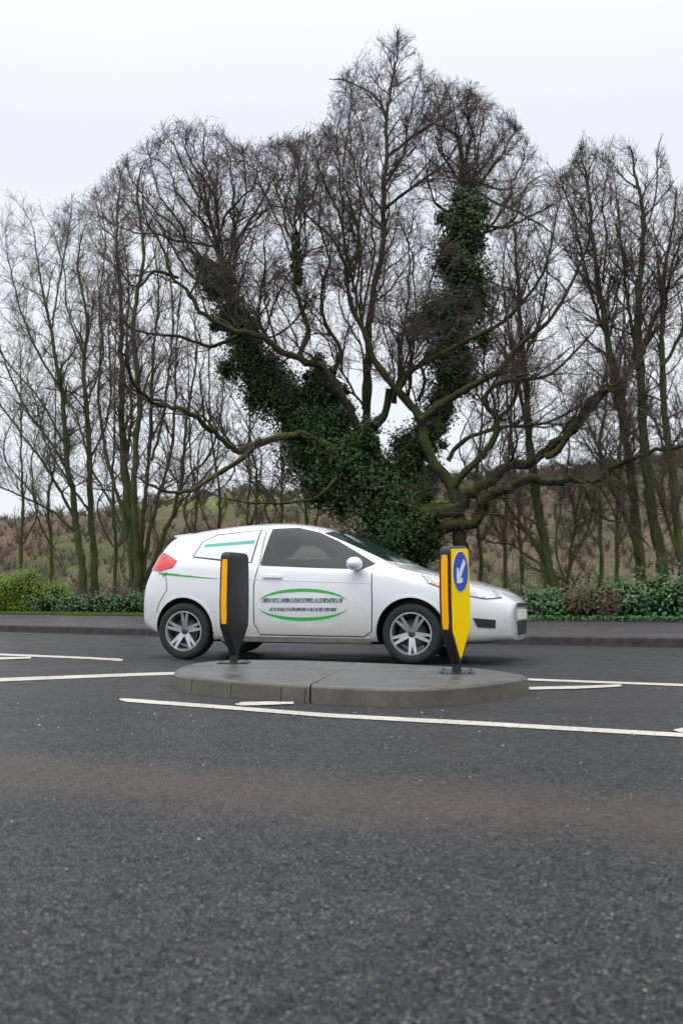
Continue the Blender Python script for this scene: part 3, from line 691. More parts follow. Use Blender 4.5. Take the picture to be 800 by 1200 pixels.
    tmp2 = bpy.data.objects.new('tmp2', fin); C.objects.link(tmp2); bo = tmp2.modifiers.new('b', 'BOOLEAN'); bo.operation = 'DIFFERENCE'; bo.object = co; bo.solver = 'EXACT'
    dg = bpy.context.evaluated_depsgraph_get(); fin2 = bpy.data.meshes.new_from_object(tmp2.evaluated_get(dg)); bpy.data.objects.remove(tmp2); bpy.data.objects.remove(co)
    body.data = fin2
    while len(fin2.materials) < 2: fin2.materials.append(M_PBLK)
    fin2.materials[0] = M_CARW; fin2.materials[1] = M_PBLK
    ce = [Vector((X0-u, v)) for u, v in cab]
    def segd(p):
        best = 9
        for i in range(len(ce)):
            a, b = ce[i], ce[(i+1) % len(ce)]; t = max(0, min(1, (p-a).dot(b-a)/(b-a).length_squared)); best = min(best, (a+(b-a)*t-p).length)
        return best
    for p in fin2.polygons:
        if abs(p.normal.y) < 0.12 and segd(Vector((p.center.x, p.center.z))) < 0.004: p.material_index = 1; p.use_smooth = False
    M_SEAT = simple('grey_seat_cloth', (0.05, 0.052, 0.058), 0.85, var=0.3, scale=12)
    for sy in (-1, 1):                                     # front seats: backrest shoulder, headrest on two pins
        bs = bmesh.new(); bmesh.ops.create_cube(bs, size=1, matrix=Matrix.Translation((X0-2.17, sy*0.36, 1.06)) @ Matrix.Rotation(R(-14), 4, 'Y') @ Matrix.Diagonal((0.10, 0.42, 0.22, 1)))
        bmesh.ops.bevel(bs, geom=bs.edges[:], offset=0.035, segments=4, affect='EDGES'); se = link('seat', bm_mesh('seat', bs, True), M_SEAT, root)
        bs = bmesh.new(); bmesh.ops.create_cube(bs, size=1, matrix=Matrix.Translation((X0-2.20, sy*0.36, 1.245)) @ Matrix.Rotation(R(-10), 4, 'Y') @ Matrix.Diagonal((0.07, 0.24, 0.12, 1)))
        bmesh.ops.bevel(bs, geom=bs.edges[:], offset=0.03, segments=4, affect='EDGES'); link('headrest', bm_mesh('headrest', bs, True), M_SEAT, se)
    bs = bmesh.new(); V_ = []
    for i in range(28):
        a = 2*math.pi*i/28; V_.append([bs.verts.new((X0-1.60+0.16*math.sin(a)*0.42+0.012*math.cos(t)*0.9, -0.36+(0.18+0.012*math.cos(t))*math.cos(a), 0.99+(0.18+0.0)*math.sin(a)*0.9+0.012*math.sin(t))) for t in (0, 2.1, 4.2)])
    for i in range(28):
        for k in range(3): bs.faces.new((V_[i][k], V_[i][(k+1) % 3], V_[(i+1) % 28][(k+1) % 3], V_[(i+1) % 28][k]))
    link('steering_wheel', bm_mesh('steering_wheel', bs, True), M_PBLK, root)

    def patch(name, outl, frame, mat, off=0.003, cell=0.05, parent=None, thick=0.004):
        """outline (u,v) projected along the frame's direction onto the body and given a thickness"""
        o, U, Vv, D = frame
        dens = []
        for i in range(len(outl)):
            a, b = Vector(outl[i]), Vector(outl[(i+1) % len(outl)]); n = max(1, int((b-a).length/cell+0.5))
            dens += [a+(b-a)*k/n for k in range(n)]
        nb = len(dens)
        us = [p.x for p in dens]; vs_ = [p.y for p in dens]
        def inside(p):
            c = False
            for i in range(nb):
                a, b = dens[i], dens[i-1]
                if (a.y > p.y) != (b.y > p.y) and p.x < (b.x-a.x)*(p.y-a.y)/(b.y-a.y)+a.x: c = not c
            return c
        pts = list(dens); u = min(us)+cell*0.5
        while u < max(us):
            v = min(vs_)+cell*0.5
            while v < max(vs_):
                p = Vector((u, v))
                if inside(p) and min((p-q).length for q in dens) > cell*0.35: pts.append(p)
                v += cell
            u += cell
        res = delaunay_2d_cdt(pts, [(i, (i+1) % nb) for i in range(nb)], [], 1, 1e-6)
        V, bad = [], set()
        for i, p in enumerate(res[0]):
            og = o+U*p.x+Vv*p.y; hit, nr, _, dist = bvh.ray_cast(og, D)
            if hit is None: hit, nr, _, dist = bvh.find_nearest(og+D*1.0)
            if nr.dot(D) > 0: nr = -nr
            V.append((hit, nr))
        m = len(V); Fc = [tuple(f) for f in res[2]]
        VV = [h+n_*(off+thick) for h, n_ in V]+[h-n_*0.002 for h, n_ in V]
        ed = set()
        for f in Fc:
            for i in range(len(f)): ed.add((f[i], f[(i+1) % len(f)]))
        side = [(a, b, b+m, a+m) for (a, b) in ed if (b, a) not in ed]
        me = py_mesh(name, VV, Fc+[tuple(i+m for i in f[::-1]) for f in Fc]+side)
        bx = bmesh.new(); bx.from_mesh(me); bmesh.ops.recalc_face_normals(bx, faces=bx.faces[:]); bx.to_mesh(me); bx.free()
        for p in me.polygons: p.use_smooth = True
        try: me.set_sharp_from_angle(angle=R(50))
        except Exception: pass
        return link(name, me, mat, parent or root)
    def side(sy): return (Vector((X0, sy*3, 0)), Vector((-1, 0, 0)), Vector((0, 0, 1)), Vector((0, -sy, 0)))
    FR = (Vector((X0+2, 0, 0)), Vector((0, 1, 0)), Vector((0, 0, 1)), Vector((-1, 0, 0)))
    RE = (Vector((X0-LEN-2, 0, 0)), Vector((0, 1, 0)), Vector((0, 0, 1)), Vector((1, 0, 0)))
    TOP = (Vector((X0, 0, 4)), Vector((-1, 0, 0)), Vector((0, 1, 0)), Vector((0, 0, -1)))
    def line(name, pts, wdt, frame, mat, off=0.0012, parent=None, thick=0.001):
        a, b = [], []
        for i, p in enumerate(pts):
            p = Vector(p); q = Vector(pts[min(i+1, len(pts)-1)])-Vector(pts[max(i-1, 0)]); q.normalize(); nn = Vector((-q.y, q.x))*wdt/2
            a.append(tuple(p+nn)); b.append(tuple(p-nn))
        return patch(name, a+b[::-1], frame, mat, off, 0.06, parent, thick)
    for sy in (-1, 1):
        fr = side(sy)
        # window openings: black surround then glass
        door_win = [(2.40, 1.005), (2.36, 1.375), (2.10, 1.375), (1.86, 1.32), (1.62, 1.215), (1.38, 1.085), (1.20, .985), (1.30, .962), (1.85, .982)]
        grow_ = lambda pl, k: [(c[0]+(p[0]-c[0])*(1+k/abs(Vector((p[0]-c[0], p[1]-c[1])).length)), c[1]+(p[1]-c[1])*(1+k/abs(Vector((p[0]-c[0], p[1]-c[1])).length))) for c in [(sum(q[0] for q in pl)/len(pl), sum(q[1] for q in pl)/len(pl))] for p in pl]
        dr = line('door', [(2.44, 1.37), (2.43, 1.0), (2.47, .80), (2.47, .40), (2.40, .275), (1.28, .265), (1.20, .32), (1.19, .60), (1.20, .95)], 0.010, fr, M_PBLK)
        fw = line('side_window', door_win+[door_win[0], door_win[1]], 0.040, fr, M_PBLK, 0.0015, dr, 0.003)
        patch('glass', grow_(door_win, -0.006), fr, M_SEEG, 0.0005, 0.05, fw, 0.0005)
        qw = [(3.22, 1.09), (3.17, 1.26), (3.02, 1.335), (2.50, 1.378), (2.52, 1.02), (2.9, 1.05)]
        qf = line('quarter_panel', qw+[qw[0]], 0.010, fr, M_PBLK)
        patch('blanked_window', grow_(qw, -0.012), fr, M_QW, 0.003, 0.06, qf, 0.002)
        patch('teal_stripe', [(3.12, 1.195), (3.12, 1.225), (2.54, 1.262), (2.54, 1.228)], fr, M_TEAL, 0.0065, 0.06, qf, 0.001)
        patch('green_stripe', [(3.62, .905), (3.62, .93), (3.2, .895), (2.88, .85), (3.2, .87)], fr, M_GRN, 0.001, 0.05, None, 0.0012)
        # door graphic: two green arcs and two rows of dark lettering blocks between them
        n = 14; cx, cz = 1.93, .585
        top = [(cx+.50*math.cos(R(165-150*i/n)), cz+.165*math.sin(R(165-150*i/n))) for i in range(n+1)]
        tin = [(cx+.50*math.cos(R(15+150*i/n)), cz+.165*math.sin(R(15+150*i/n))-.032*math.sin(math.pi*i/n)-0.003) for i in range(n+1)]
        dg1 = patch('door_graphic', top+tin, fr, M_GRN, 0.001, 0.06, dr, 0.0012)
        patch('lower_arc', [(x, 2*cz-z) for x, z in (top+tin)][::-1], fr, M_GRN, 0.001, 0.06, dr, 0.0012)
        for zc, hh, x0_, x1_ in ((cz+.043, .046, 1.50, 2.38), (cz-.048, .034, 1.56, 2.30)):
            patch('dark_band', [(x0_, zc-hh/2), (x0_, zc+hh/2), (x1_, zc+hh/2), (x1_, zc-hh/2)], fr, M_BAND, 0.001, 0.06, dr, 0.0012)
        patch('door_handle', [(2.16, .855), (2.16, .882), (2.36, .889), (2.38, .875), (2.36, .861)], fr, M_CARW, 0.022, 0.04, dr, 0.004)
        patch('sill', [(1.22, .205), (1.22, .255), (2.86, .262), (2.86, .21)], fr, M_SILL, 0.006, 0.08, None, 0.004)
        patch('tail_light', [(3.76, 1.12), (3.60, 1.14), (3.40, 1.05), (3.44, .98), (3.62, .94), (3.80, .96), (3.84, 1.04)], fr, M_RED, 0.006, 0.05, None, 0.006)
        line('belt_crease', [(1.20, .80), (2.0, .83), (3.0, .87), (3.35, .905)], 0.006, fr, M_CARW, 0.001, None, 0.002)
        line('bumper_seam', [(3.52, .90), (3.50, .74), (3.60, .60), (3.64, .50)], 0.008, fr, M_PBLK)
        line('bumper_seam', [(.50, .74), (.46, .60), (.44, .45)], 0.008, fr, M_PBLK)
        line('arch_lip', [(0.80+.362*math.cos(R(a)), .305+.362*math.sin(R(a))) for a in range(-8, 190, 9)], 0.018, fr, M_CARW, 0.004, None, 0.004)
        line('arch_lip', [(3.29+.362*math.cos(R(a)), .305+.362*math.sin(R(a))) for a in range(-8, 190, 9)], 0.018, fr, M_CARW, 0.004, None, 0.004)
        # headlight wraps the corner: projected diagonally
        d = Vector((-0.75, -0.66*sy, 0)).normalized(); U = Vector((-0.66, 0.75*sy, 0)).normalized()
        hf = (Vector((X0-0.25, sy*0.66, 0))-d*3, U, Vector((0, 0, 1)), d)
        line('lamp_seal', [(-.26, .655), (-.22, .71), (.10, .79), (.38, .875), (.36, .80), (.16, .69), (-.06, .645), (-.26, .655)], 0.012, hf, M_PBLK, 0.002, None, 0.006)
        hl = patch('headlight', [(-.26, .655), (-.22, .71), (.10, .79), (.38, .875), (.36, .80), (.16, .69), (-.06, .645)], hf, M_LENS, 0.004, 0.05, None, 0.006)
        patch('indicator', [(.18, .745), (.30, .80), (.33, .83), (.35, .80), (.17, .70)], hf, M_IND, 0.011, 0.04, hl, 0.003)
        patch('fog_light', [(-.14, .36), (-.14, .44), (.06, .46), (.02, .37)], hf, M_PBLK, 0.003, 0.05)
        # mirror
        bmm = bmesh.new(); bmesh.ops.create_uvsphere(bmm, u_segments=20, v_segments=12, radius=1)
        for v in bmm.verts:
            v.co = Vector((v.co.x*0.07+ (0.02 if v.co.x > 0 else 0), v.co.y*0.105, v.co.z*0.068))
        for v in bmm.verts: v.co += Vector((X0-1.36, sy*0.93, 0.995))
        mi = link('wing_mirror', bm_mesh('wing_mirror', bmm, True), M_CARW, root)
        bmm = bmesh.new(); bmesh.ops.create_cube(bmm, size=1, matrix=Matrix.Translation((X0-1.36, sy*0.835, 0.955)) @ Matrix.Diagonal((0.07, 0.10, 0.03, 1)))
        link('mirror_stalk', bm_mesh('mirror_stalk', bmm), M_PBLK, mi)
    # screens, grille, plates
    ws = [(-.61, 1.03), (-.585, 1.17), (-.53, 1.33), (-.30, 1.37), (0, 1.385), (.30, 1.37), (.53, 1.33), (.585, 1.17), (.61, 1.03), (.3, 1.025), (-.3, 1.025)]
    patch('windscreen', ws, FR, M_WS, 0.003, 0.07)
    patch('rear_window', [(-.50, 1.10), (-.46, 1.29), (.46, 1.29), (.50, 1.10)], RE, M_GLASS, 0.003, 0.07)
    patch('upper_grille', [(-.34, .565), (-.32, .60), (.32, .60), (.34, .565)], FR, M_PBLK, 0.003, 0.06)
    patch('lower_grille', [(-.28, .28), (-.34, .42), (.34, .42), (.28, .28)], FR, M_PBLK, 0.003, 0.06)
    patch('number_plate', [(-.24, .435), (-.24, .535), (.24, .535), (.24, .435)], FR, M_PLATE, 0.012, 0.08)
    line('bonnet_seam', [(.30, -.63), (.6, -.665), (.95, -.69)], 0.008, TOP, M_PBLK)
    line('bonnet_seam', [(.30, .63), (.6, .665), (.95, .69)], 0.008, TOP, M_PBLK)
    # roof spoiler
    bmm = bmesh.new(); pr = [(3.40, 1.385), (3.60, 1.365), (3.605, 1.345), (3.45, 1.32)]
    A = [[bmm.verts.new((X0-s, y, z-0.02*abs(y/0.5)**2)) for s, z in pr] for y in np.linspace(-.46, .46, 9)]
    for a, b in zip(A, A[1:]):
        for i in range(4): bmm.faces.new((a[i], a[(i+1) % 4], b[(i+1) % 4], b[i]))
    bmm.faces.new(A[0]); bmm.faces.new(A[-1][::-1]); link('roof_spoiler', bm_mesh('roof_spoiler', bmm), M_CARW, root)
    # roof aerial and wiper
    bmm = bmesh.new(); bmesh.ops.create_cone(bmm, cap_ends=True, segments=8, radius1=0.006, radius2=0.003, depth=0.22, matrix=Matrix.Translation((X0-2.0, 0, 1.55)) @ Matrix.Rotation(R(-35), 4, 'Y'))
    link('aerial', bm_mesh('aerial', bmm), M_PBLK, root)
    # wheels
    def lathe(prof, n, close=True):
        bm = bmesh.new(); rg = [[bm.verts.new((r*math.cos(2*math.pi*i/n), y, r*math.sin(2*math.pi*i/n))) for r, y in prof] for i in range(n)]
        m = len(prof)
        for i in range(n):
            a, b = rg[i], rg[(i+1) % n]
            for k in range(m if close else m-1): bm.faces.new((a[k], a[(k+1) % m], b[(k+1) % m], b[k]))
        return bm
    tyre = bm_mesh('tyre', lathe([(.205, -.085), (.225, -.096), (.27, -.100), (.292, -.088), (.300, -.06), (.302, 0), (.300, .06), (.292, .088), (.27, .10), (.225, .096), (.205, .085)], 56), True)
    bmr = lathe([(.208, -.088), (.212, -.094), (.200, -.094), (.190, -.07), (.186, .07), (.208, .08)], 56)
    for k in range(10):                                   # paired spokes
        a = 2*math.pi*(k//2)/5+(0.16 if k % 2 else -0.16)
        bt = bmesh.new(); sp_ = [(.03, -.062, .022), (.10, -.074, .019), (.195, -.086, .013)]
        prev = None
        for r, y, h_ in sp_:
            q = [bt.verts.new((r, y, -h_)), bt.verts.new((r, y, h_)), bt.verts.new((r, y+.025, h_)), bt.verts.new((r, y+.025, -h_))]
            if prev:
                for i in range(4): bt.faces.new((prev[i], prev[(i+1) % 4], q[(i+1) % 4], q[i]))
            prev = q
        bt.faces.new(prev); bt.transform(Matrix.Rotation(-a, 4, 'Y')); mt = bpy.data.meshes.new('t'); bt.to_mesh(mt); bt.free(); bmr.from_mesh(mt)
    rim = bm_mesh('rim', bmr)
    hub = bm_mesh('wheel', lathe([(0, -.060), (.035, -.070), (.04, -.05), (.14, -.03), (.145, .02), (.0, .03)], 32, False), True)
    tyre.materials.append(M_TYRE); rim.materials.append(M_RIM); hub.materials.append(simple('brake_disc', (0.10, 0.10, 0.105), 0.4, metal=0.7))
    for s in (0.80, 3.29):
        for sy in (-1, 1):
            wh = bpy.data.objects.new('wheel', hub); C.objects.link(wh); wh.parent = root
            wh.location = (X0-s, sy*0.735, 0.302); wh.rotation_euler = (0, R(17*s), 0 if sy < 0 else math.pi)
            for nm, mm in (('tyre', tyre), ('rim', rim)):
                q = bpy.data.objects.new(nm, mm); C.objects.link(q); q.parent = wh
    return root
car()

# ------------------------------------------------------------------ trees
top_px = [-400, -60, 0, 20, 45, 70, 100, 120, 140, 165, 200, 235, 262, 285, 310, 330, 355, 375, 385, 400, 425, 440, 470, 488, 500, 520, 540, 570, 600, 625, 650, 665, 680, 700, 715, 735, 760, 775, 790, 830, 1200]
top_py = [300, 240, 225, 215, 235, 235, 225, 200, 180, 160, 138, 135, 145, 165, 160, 152, 150, 140, 105, 75, 60, 40, 30, 45, 80, 85, 92, 105, 130, 165, 195, 190, 155, 170, 160, 160, 180, 150, 215, 190, 200]
top_px = np.array(top_px, float); top_py = np.array(top_py, float)
TOPTAB = np.interp(np.arange(-400, 1200), top_px, top_py).tolist()
def inside_crown(p, slack):
    x, y = pix(p); i = int(x)+400
    if i < 0 or i >= 1600: return False
    return y > TOPTAB[i]+slack
class Tree:
    def __init__(self, seed, step=0.16, wob=0.22, trop=0.05, env=None, dens=1.0, maxlvl=3, bend=1.0, side_ang=(28, 62), twig_r=0.0036):
        self.rg = random.Random(seed); self.big, self.small = [], []; self.step, self.wob, self.trop = step, wob, trop
        self.env, self.dens, self.maxlvl, self.ang, self.twig_r = env, dens, maxlvl, side_ang, twig_r
    def limb(self, pts, r0, r1, spawn=(0.25, 1.0), clen=(0.9, 2.0), gap=0.28, updir=0.35, wob=0.03):
        rg = self.rg; n = max(4, int(sum((b-a).length for a, b in zip(pts, pts[1:]))/0.12))
        A = np.array([tuple(p) for p in pts]); m = len(A)
        # catmull-rom
        out = []
        for i in range(m-1):
            p0, p1, p2, p3 = A[max(i-1, 0)], A[i], A[i+1], A[min(i+2, m-1)]
            k = max(2, int(n/(m-1)))
            for j in range(k):
                t = j/k; out.append(0.5*((2*p1)+(-p0+p2)*t+(2*p0-5*p1+4*p2-p3)*t*t+(-p0+3*p1-3*p2+p3)*t**3))
        out.append(A[-1]); O = np.array(out); nn = len(O)
        s = np.linspace(0, 1, nn); wobv = np.cumsum(np.random.default_rng(rg.randrange(1 << 30)).normal(size=(nn, 3))*0.012, axis=0); wobv -= s[:, None]*wobv[-1]
        O = O+wobv*wob/0.03
        rr = r1+(r0-r1)*(1-s)**0.9; rr = rr*(1+0.10*np.sin(np.arange(nn)*1.3+rg.random()*6)*(rr > 0.03))
        self.big.append((O, rr))
        d_acc = 0; nextd = gap*rg.random()
        for i in range(1, nn):
            seg = O[i]-O[i-1]; l_ = float(np.linalg.norm(seg)); d_acc += l_
            if d_acc > nextd and spawn[0] <= s[i] <= spawn[1]:
                nextd = d_acc+gap*0.72*rg.uniform(0.5, 1.5)/self.dens
                L_ = rg.uniform(*clen)*(1-0.35*s[i])
                self.grow(Vector(O[i]), self.dev(Vector(seg).normalized(), rg.uniform(*self.ang), updir), L_, min(rr[i]*0.55, 0.007+L_*0.012), 1)
        # leader continues from the tip
        if r1 < 0.05: self.grow(Vector(O[-1]), Vector(O[-1]-O[-3]).normalized(), rg.uniform(*clen), r1, 1)
    def dev(self, d, ang, up=0.0):
        rg = self.rg; a = Vector((rg.gauss(0, 1), rg.gauss(0, 1), rg.gauss(0, 1))).cross(d)
        if a.length < 1e-3: a = Vector((1, 0, 0))
        a.normalize(); v = Matrix.Rotation(R(ang), 3, a) @ d
        v.z += up*rg.random(); v.normalize(); return v
    def grow(self, p, d, L_, r, lvl):
        rg = self.rg; step = self.step*(1 if lvl < 3 else 0.8); n = max(3, int(L_/step)); step = L_/n
        pts = [tuple(p)]; p = p.copy(); d = d.copy(); w_ = self.wob; tr = self.trop; rads = [r]; r_end = max(self.twig_r*0.6, r*0.3)
        g = rg.gauss; slack = rg.uniform(0, 14) if rg.random() < 0.8 else -6
        for i in range(1, n+1):
            d.x += g(0, w_); d.y += g(0, w_); d.z += g(0, w_)+tr; d.normalize(); p += d*step
            if self.env and not self.env(p, slack): break
            pts.append(tuple(p)); rads.append(r+(r_end-r)*i/n)
        k = len(pts)
        if k < 2: return
        if lvl < self.maxlvl:
            cnt = (L_/0.098 if lvl == 1 else L_/0.048)*self.dens
            c = int(cnt)+(rg.random() < cnt-int(cnt))
            for _ in range(c):
                i = rg.randrange(1, k); a, b = Vector(pts[i-1]), Vector(pts[i]); t = rg.random()
                dd = (b-a).normalized(); f = i/n
                l2 = (L_*rg.uniform(0.30, 0.65) if lvl == 1 else rg.uniform(0.16, 0.44))*(1-0.4*f)
                self.grow(a+(b-a)*t, self.dev(dd, rg.uniform(*self.ang), 0.15), l2, max(self.twig_r, rads[i]*0.6), lvl+1)
        n_s = min(k, 3 if lvl >= 3 else (5 if lvl == 2 else 8))
        ii = np.linspace(0, k-1, n_s).round().astype(int)
        (self.small if (lvl >= 2 or r < 0.012) else self.big).append((np.array([pts[i] for i in ii]), np.array([rads[i] for i in ii])))
    def build(self, root, bark, twig):
        inv = np.array(root.location)
        bigT = [(p, r) for p, r in self.big if r[0] >= 0.022]; mid = [(p, r) for p, r in self.big if r[0] < 0.022]
        def thin(lst, sides):
            V, Fc = tubes(lst, sides); return V-inv, Fc
        V, Fc = thin(bigT, 8); link('trunk', np_mesh('trunk', V, Fc), bark, root)
        V1, F1 = thin(mid, 4) if mid else (np.zeros((0, 3)), np.zeros((0, 4), int)); V2, F2 = thin(self.small, 3)
        link('crown', np_mesh('crown', np.vstack([V1, V2]), np.vstack([F1, F2+len(V1)])), twig, root)
def PP(lst, Y0, dY=0.0):
    n = len(lst); return [P(q[0], q[1], Y0+(q[2] if len(q) > 2 else dY*i/(max(1, n-1)))) for i, q in enumerate(lst)]

def ivy_on(root, blobs, n_per, mat=M_IVY, size=(0.06, 0.105), core=True, part='ivy'):
    """blobs: (centre Vector, radii). lumpy masses of leaves with a dark inner mat"""
    cs, outs, ss = [], [], []; inv = np.array(root.location)
    CV, CF, base = [], [], 0
    for c, (rx, ry, rz), n in blobs:
        k = int(n*n_per); d = RNG.normal(size=(k, 3)); d /= np.linalg.norm(d, axis=1, keepdims=True)
        lum = 1+0.22*np.sin(d[:, 0]*5+c.x*3)*np.cos(d[:, 2]*6+c.z*4)+0.10*np.sin(d[:, 1]*11+c.z*7)
        rad = (0.50+0.62*RNG.random(k)**0.65)*lum
        stray = RNG.random(k) < 0.16; rad[stray] *= 1+0.55*RNG.random(int(stray.sum()))
        q = d*rad[:, None]*np.array([rx, ry, rz])+np.array(c)
        cs.append(q); outs.append(d*0.6+np.array([0, -0.25, 0.45])); ss.append(RNG.uniform(size[0], size[1], k))
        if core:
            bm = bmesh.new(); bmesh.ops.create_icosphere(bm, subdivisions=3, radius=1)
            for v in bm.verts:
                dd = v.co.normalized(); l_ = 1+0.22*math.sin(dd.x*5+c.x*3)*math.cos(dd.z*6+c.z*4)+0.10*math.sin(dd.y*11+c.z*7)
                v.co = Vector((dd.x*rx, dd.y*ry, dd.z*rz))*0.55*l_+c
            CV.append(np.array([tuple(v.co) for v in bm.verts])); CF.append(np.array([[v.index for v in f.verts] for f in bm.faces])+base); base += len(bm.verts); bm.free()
    cs = np.concatenate(cs)-inv; V, Fc, v = leaves(cs, np.concatenate(ss), np.concatenate(outs))
    iv = link(part, np_mesh(part, V, Fc, v, smooth=False), mat, root)
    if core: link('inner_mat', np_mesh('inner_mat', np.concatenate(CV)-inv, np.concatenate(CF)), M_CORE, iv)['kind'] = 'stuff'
    return iv
def blob_line(pts, Y, w, n=1.0, ov=0.55, depth=1.0):
    """chain of ellipsoids along a pixel path; w = half width in px at each point"""
    out = []; pw = [(Vector(P(x, y, Y)), ww*Y/F) for (x, y), ww in zip(pts, w)]
    for (a, wa), (b, wb) in zip(pw, pw[1:]):
        L_ = (b-a).length; k = max(1, int(L_/(min(wa, wb)*ov+0.05)))
        for i in range(k):
            t = i/k; c = a+(b-a)*t; r = wa+(wb-wa)*t; c = c+Vector((random.gauss(0, r*0.28), random.gauss(0, r*0.22), random.gauss(0, r*0.2)))
            r *= random.uniform(0.75, 1.15); out.append((c, (r, r*depth, r*random.uniform(0.9, 1.25)), n*r*r*60))
            for _ in range(2):
                r2 = r*random.uniform(0.3, 0.5); dd = Vector((random.gauss(0, 1), random.gauss(0, 1), random.gauss(0, 0.8))).normalized()
                out.append((c+dd*r*random.uniform(0.9, 1.25), (r2, r2, r2*1.2), n*r2*r2*60))
    return out

# --- the big ivy-clad tree
YB = 20.6
bx = P(500, 690, YB); root = empty('ivy_clad_tree', (bx.x, YB, tz(bx.x, YB)))
tag(root, 'huge spreading bare tree with ivy-smothered trunk and mossy low limbs, centre', 'tree')
T = Tree(11, env=inside_crown, dens=0.78, wob=0.20)
base = [(468, 716), (462, 670), (455, 620), (448, 560), (430, 510)]
T.limb(PP(base, YB, 0), 0.30, 0.16, spawn=(2, 3))
T.limb(PP([(480, 716), (478, 660), (480, 612), (500, 600), (533, 598)], YB, -0.6), 0.26, 0.14, spawn=(2, 3))
T.limb(PP([(541, 640), (538, 632), (533, 597), (524, 566), (507, 544), (496, 514), (491, 492), (482, 475), (460, 450), (440, 425), (430, 395), (415, 365), (405, 330)], YB-0.7, -0.4), 0.15, 0.035, spawn=(0.45, 1), gap=0.26)
T.limb(PP([(430, 512), (427, 495), (415, 465), (392, 437), (350, 417), (305, 393), (265, 377), (232, 350), (205, 325), (190, 290)], YB-0.3, -1.6), 0.105, 0.022, spawn=(0.35, 1), gap=0.2, updir=0.5, wob=0.07)
T.limb(PP([(428, 510), (445, 492), (452, 480), (456, 455)], YB-0.3, -0.3), 0.10, 0.07, spawn=(2, 3))
T.limb(PP([(350, 416), (360, 390), (350, 350), (345, 327), (349, 295), (345, 255), (352, 210)], YB-0.7, 0.3), 0.06, 0.018, gap=0.2)
T.limb(PP([(440, 540), (390, 500), (340, 470), (310, 440), (290, 400), (270, 345), (258, 300), (247, 255), (240, 220)], YB, 0.8), 0.16, 0.02, spawn=(0.55, 1), gap=0.18, clen=(1.0, 2.2))
T.limb(PP([(262, 320), (275, 285), (300, 240), (322, 205)], YB+0.5, 1.0), 0.05, 0.015, gap=0.2)
T.limb(PP([(258, 310), (225, 295), (212, 262), (187, 230)], YB+0.4, -0.6), 0.045, 0.015, gap=0.2)
T.limb(PP([(500, 520), (517, 500), (530, 450), (536, 400), (540, 340), (545, 285), (546, 240), (543, 208), (550, 166)], YB+0.3, 0.8), 0.15, 0.02, spawn=(0.6, 1), gap=0.17, clen=(1.0, 2.2))
T.limb(PP([(543, 250), (541, 215), (517, 176), (518, 150)], YB+0.8, 0.5), 0.04, 0.015, gap=0.2)
T.limb(PP([(546, 245), (560, 215), (585, 185), (600, 160)], YB+0.9, 0.6), 0.045, 0.015, gap=0.18)
T.limb(PP([(533, 254), (510, 234), (500, 200)], YB+0.9, -0.6), 0.035, 0.012, gap=0.2)
T.limb(PP([(405, 335), (407, 320), (388, 282), (362, 256), (345, 230)], YB-1.0, -0.5), 0.04, 0.012, gap=0.2)
T.limb(PP([(406, 330), (420, 300), (418, 260), (400, 215), (405, 170)], YB-1.0, 0.3), 0.04, 0.012, gap=0.18)
T.limb(PP([(390, 436), (400, 410), (382, 375), (375, 335), (385, 300), (372, 260), (378, 215)], YB-0.6, 0.6), 0.05, 0.012, gap=0.2)
# right side limbs
T.limb(PP([(491, 492), (520, 470), (542, 455), (581, 429), (607, 400), (640, 372), (668, 330), (690, 285)], YB-1.0, -0.9), 0.085, 0.018, spawn=(0.3, 1), gap=0.22, updir=0.5)
T.limb(PP([(468, 452), (485, 434), (510, 420), (542, 400), (581, 381), (614, 351), (640, 310), (650, 260)], YB-0.9, -0.6), 0.07, 0.016, spawn=(0.3, 1), gap=0.22, updir=0.5)
T.limb(PP([(533, 570), (545, 552), (575, 520), (581, 494), (568, 472), (573, 458), (591, 447), (615, 443), (645, 437), (680, 405)], YB-0.9, -0.8), 0.075, 0.02, spawn=(0.3, 1), gap=0.22, updir=0.5)
T.limb(PP([(581, 494), (600, 470), (606, 430), (625, 390), (635, 345), (640, 300)], YB-1.1, 0.3), 0.045, 0.014, gap=0.2)
T.limb(PP([(524, 540), (545, 515), (581, 500), (615, 497), (651, 490), (690, 470)], YB-0.8, -0.9), 0.05, 0.015, gap=0.24)
T.limb(PP([(489, 470), (497, 445), (494, 430), (500, 412)], YB-0.8, -0.5), 0.045, 0.02, spawn=(0.5, 1), gap=0.3, clen=(0.5, 1))
def fan_limbs(T, src, Ysrc, targets, r0, seed, k=0.12):
    rg = random.Random(seed)
    s0, s1 = src
    for (tx, ty) in targets:
        t_ = rg.random(); src = (s0[0]+(s1[0]-s0[0])*t_, s0[1]+(s1[1]-s0[1])*t_)
        m = (src[0]*0.55+tx*0.45+rg.uniform(-14, 14), src[1]*0.55+ty*0.45+rg.uniform(-6, 14)); m2 = (src[0]*0.2+tx*0.8+rg.uniform(-10, 10), src[1]*0.2+ty*0.8+rg.uniform(-4, 8))
        T.limb(PP([src, m, m2, (tx, ty)], Ysrc, rg.uniform(-1.8, 1.8)), r0*rg.uniform(0.8, 1.1), 0.010, spawn=(0.15, 1), gap=0.26, clen=(0.7, 1.6), updir=0.4, wob=0.05)
fan_limbs(T, ((274, 360), (245, 250)), YB+0.6, [(152, 205), (172, 180), (196, 158), (218, 150), (240, 150), (262, 165), (285, 185), (302, 195), (165, 240), (140, 265), (230, 190)], 0.035, 1)
fan_limbs(T, ((538, 330), (544, 200)), YB+0.9, [(498, 112), (525, 108), (548, 112), (572, 125), (596, 148), (615, 175), (636, 205), (655, 235), (650, 280), (560, 180), (600, 220)], 0.035, 2)
